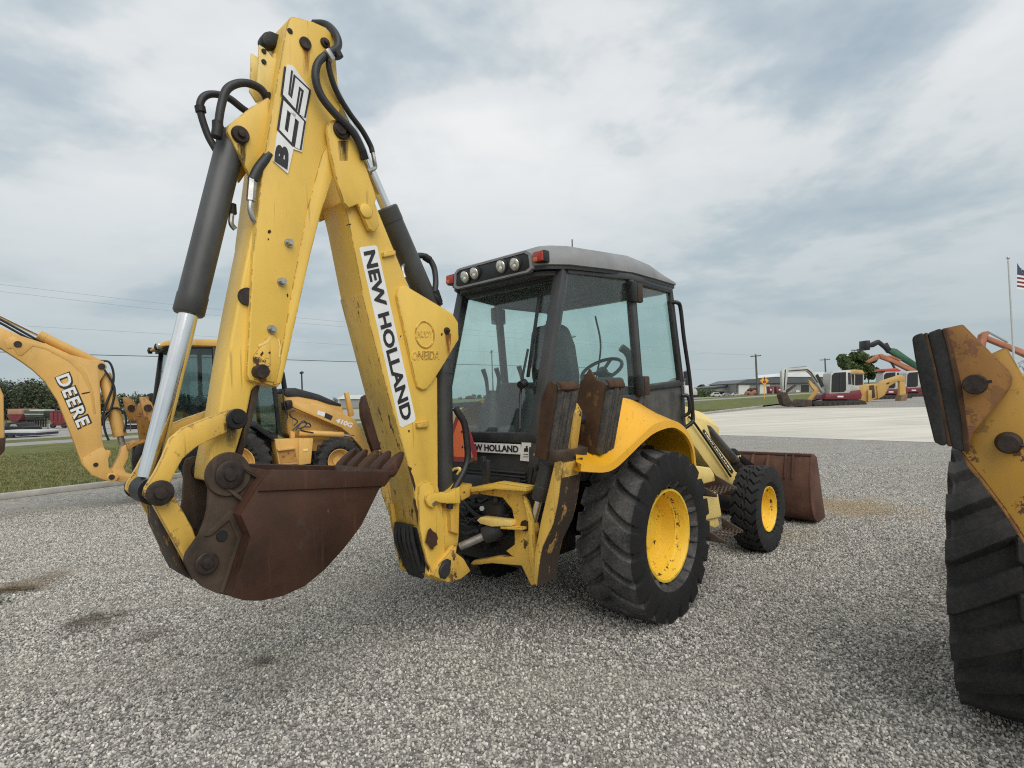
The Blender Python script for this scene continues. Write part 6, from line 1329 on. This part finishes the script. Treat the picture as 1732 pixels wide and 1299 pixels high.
# ---- left yard beyond the road
Fx = far_frame(25, 722, 66); R_ = Fx.root('grain_wagon', 'red hopper wagon heaped with an orange upper box', 'wagon')
T('upper_box', rect(12.5, 692, 37.5, 701), WAGO, 0, 2.2); T('hopper', [(9.5, 701), (38, 701), (28, 714), (18, 714)], RED2, .1, 2.1); T('running_gear', rect(10, 715, 37, 717), TRK, .3, 1.9)
for x in (13, 34): T('wheel', [(x + 4 * math.cos(t), 719 + 4 * math.sin(t)) for t in np.linspace(0, 5.8, 12)], TRK, -.1, .2)
Fx = far_frame(96, 722, 62); R_ = Fx.root('grain_wagon', 'plain dark red hopper wagon half hidden by the lettered amber boom', 'wagon')
T('hopper', [(84, 696), (113, 695), (113, 711), (106, 720), (92, 720), (84, 711)], RED2, 0, 2.2); T('rim', rect(83.5, 695, 113.5, 697), RED, -.05, 2.25)
for x in (89, 108): T('wheel', [(x + 4 * math.cos(t), 720 + 4 * math.sin(t)) for t in np.linspace(0, 5.8, 12)], TRK, -.1, .2)
for x in (90, 97, 104): T('hopper_rib', rect(x, 697, x + .8, 712), RED, -.06, 0, R_, 0)
Fx = far_frame(57, 722, 64); R_ = Fx.root('seed_drill', 'dark green seed drill with pale lids between the two wagons', 'seed drill')
T('seed_box', [(40, 694), (75, 694), (72, 706), (43, 706)], DKG, 0, 1.4); T('lid', rect(50, 693, 75, 695.5), WHT, -.05, 1.45); T('frame', rect(40, 708, 76, 711), TRK, .2, 1.2)
for i in range(8): T('coulter', rect(42 + i * 4.2, 711, 43.6 + i * 4.2, 723), TRK, .3, .5)
T('lid', rect(42, 700, 74, 701.3), WHT, -.06, -.01)
Fx = far_frame(32, 742, 41); R_ = Fx.root('flatbed_trailer', 'white edged flatbed trailer with a navy side parked along the road', 'trailer')
T('deck', rect(-12, 729, 61, 732.5), WHT, 0, 2.2); T('side_skirt', rect(-10, 732.5, 60, 736.5), NAVY, .05, 2.1)
for x in (6, 17): T('wheel', [(x + 4.5 * math.cos(t), 740 + 4.5 * math.sin(t)) for t in np.linspace(0, 5.8, 12)], TRK, -.05, .25)
Fx = far_frame(20, 728, 44); R_ = Fx.root('pickup', 'dark pickup parked behind the white edged trailer', 'pickup')
b_ = T('body', [(-6, 730), (-6, 722), (14, 720.5), (18, 716.5), (28, 716.5), (32, 721.5), (40, 723), (41, 732), (-6, 732)], IRON, 0, 1.7); T('window_pane', [(16, 721), (19, 717.5), (27, 717.5), (30, 721.5)], SILV, -.02, 0, b_, 0)
for x in (0, 33): T('wheel', [(x + 4 * math.cos(t), 734 + 4 * math.sin(t)) for t in np.linspace(0, 5.8, 12)], TRK, -.05, .2)
Fx = far_frame(222, 727, 50); R_ = Fx.root('pickup', 'black pickup with a white body stripe seen behind the amber boom ram', 'pickup')
b_ = T('body', [(208, 726), (208, 717), (214, 715.5), (217, 711), (226, 711), (229, 716), (262, 716.5), (262, 726)], IRON, 0, 1.7); T('body_stripe', rect(208, 716.6, 262, 718.4), WHT, -.02, 0, b_, 0)
for x in (216, 250): T('wheel', [(x + 4 * math.cos(t), 726 + 4 * math.sin(t)) for t in np.linspace(0, 5.8, 12)], TRK, -.05, .2)
f0, f1 = V(GND(-60, 741)), V(GND(235, 729)); fd = unit(f1 - f0); FL = np.linalg.norm(f1 - f0)
fr_ = tag(bpy.data.objects.new('wire_fence', None), 'wire fence on dark steel posts beyond the road', 'fence'); COL.objects.link(fr_)
FEN = plain('fence steel', (.10, .10, .10), .6, .3)
for t in np.arange(0, FL, 3.2): p = f0 + fd * t; G().cyl((p[0], p[1], 0), (p[0], p[1], 1.35), .035, .035, 8).obj('fence_post', FEN, fr_)
for z in (.3, .7, 1.05, 1.32): G().tube([f0 + (0, 0, z), f1 + (0, 0, z)], .008, 4, smooth=False).obj('fence_wire', FEN, fr_)
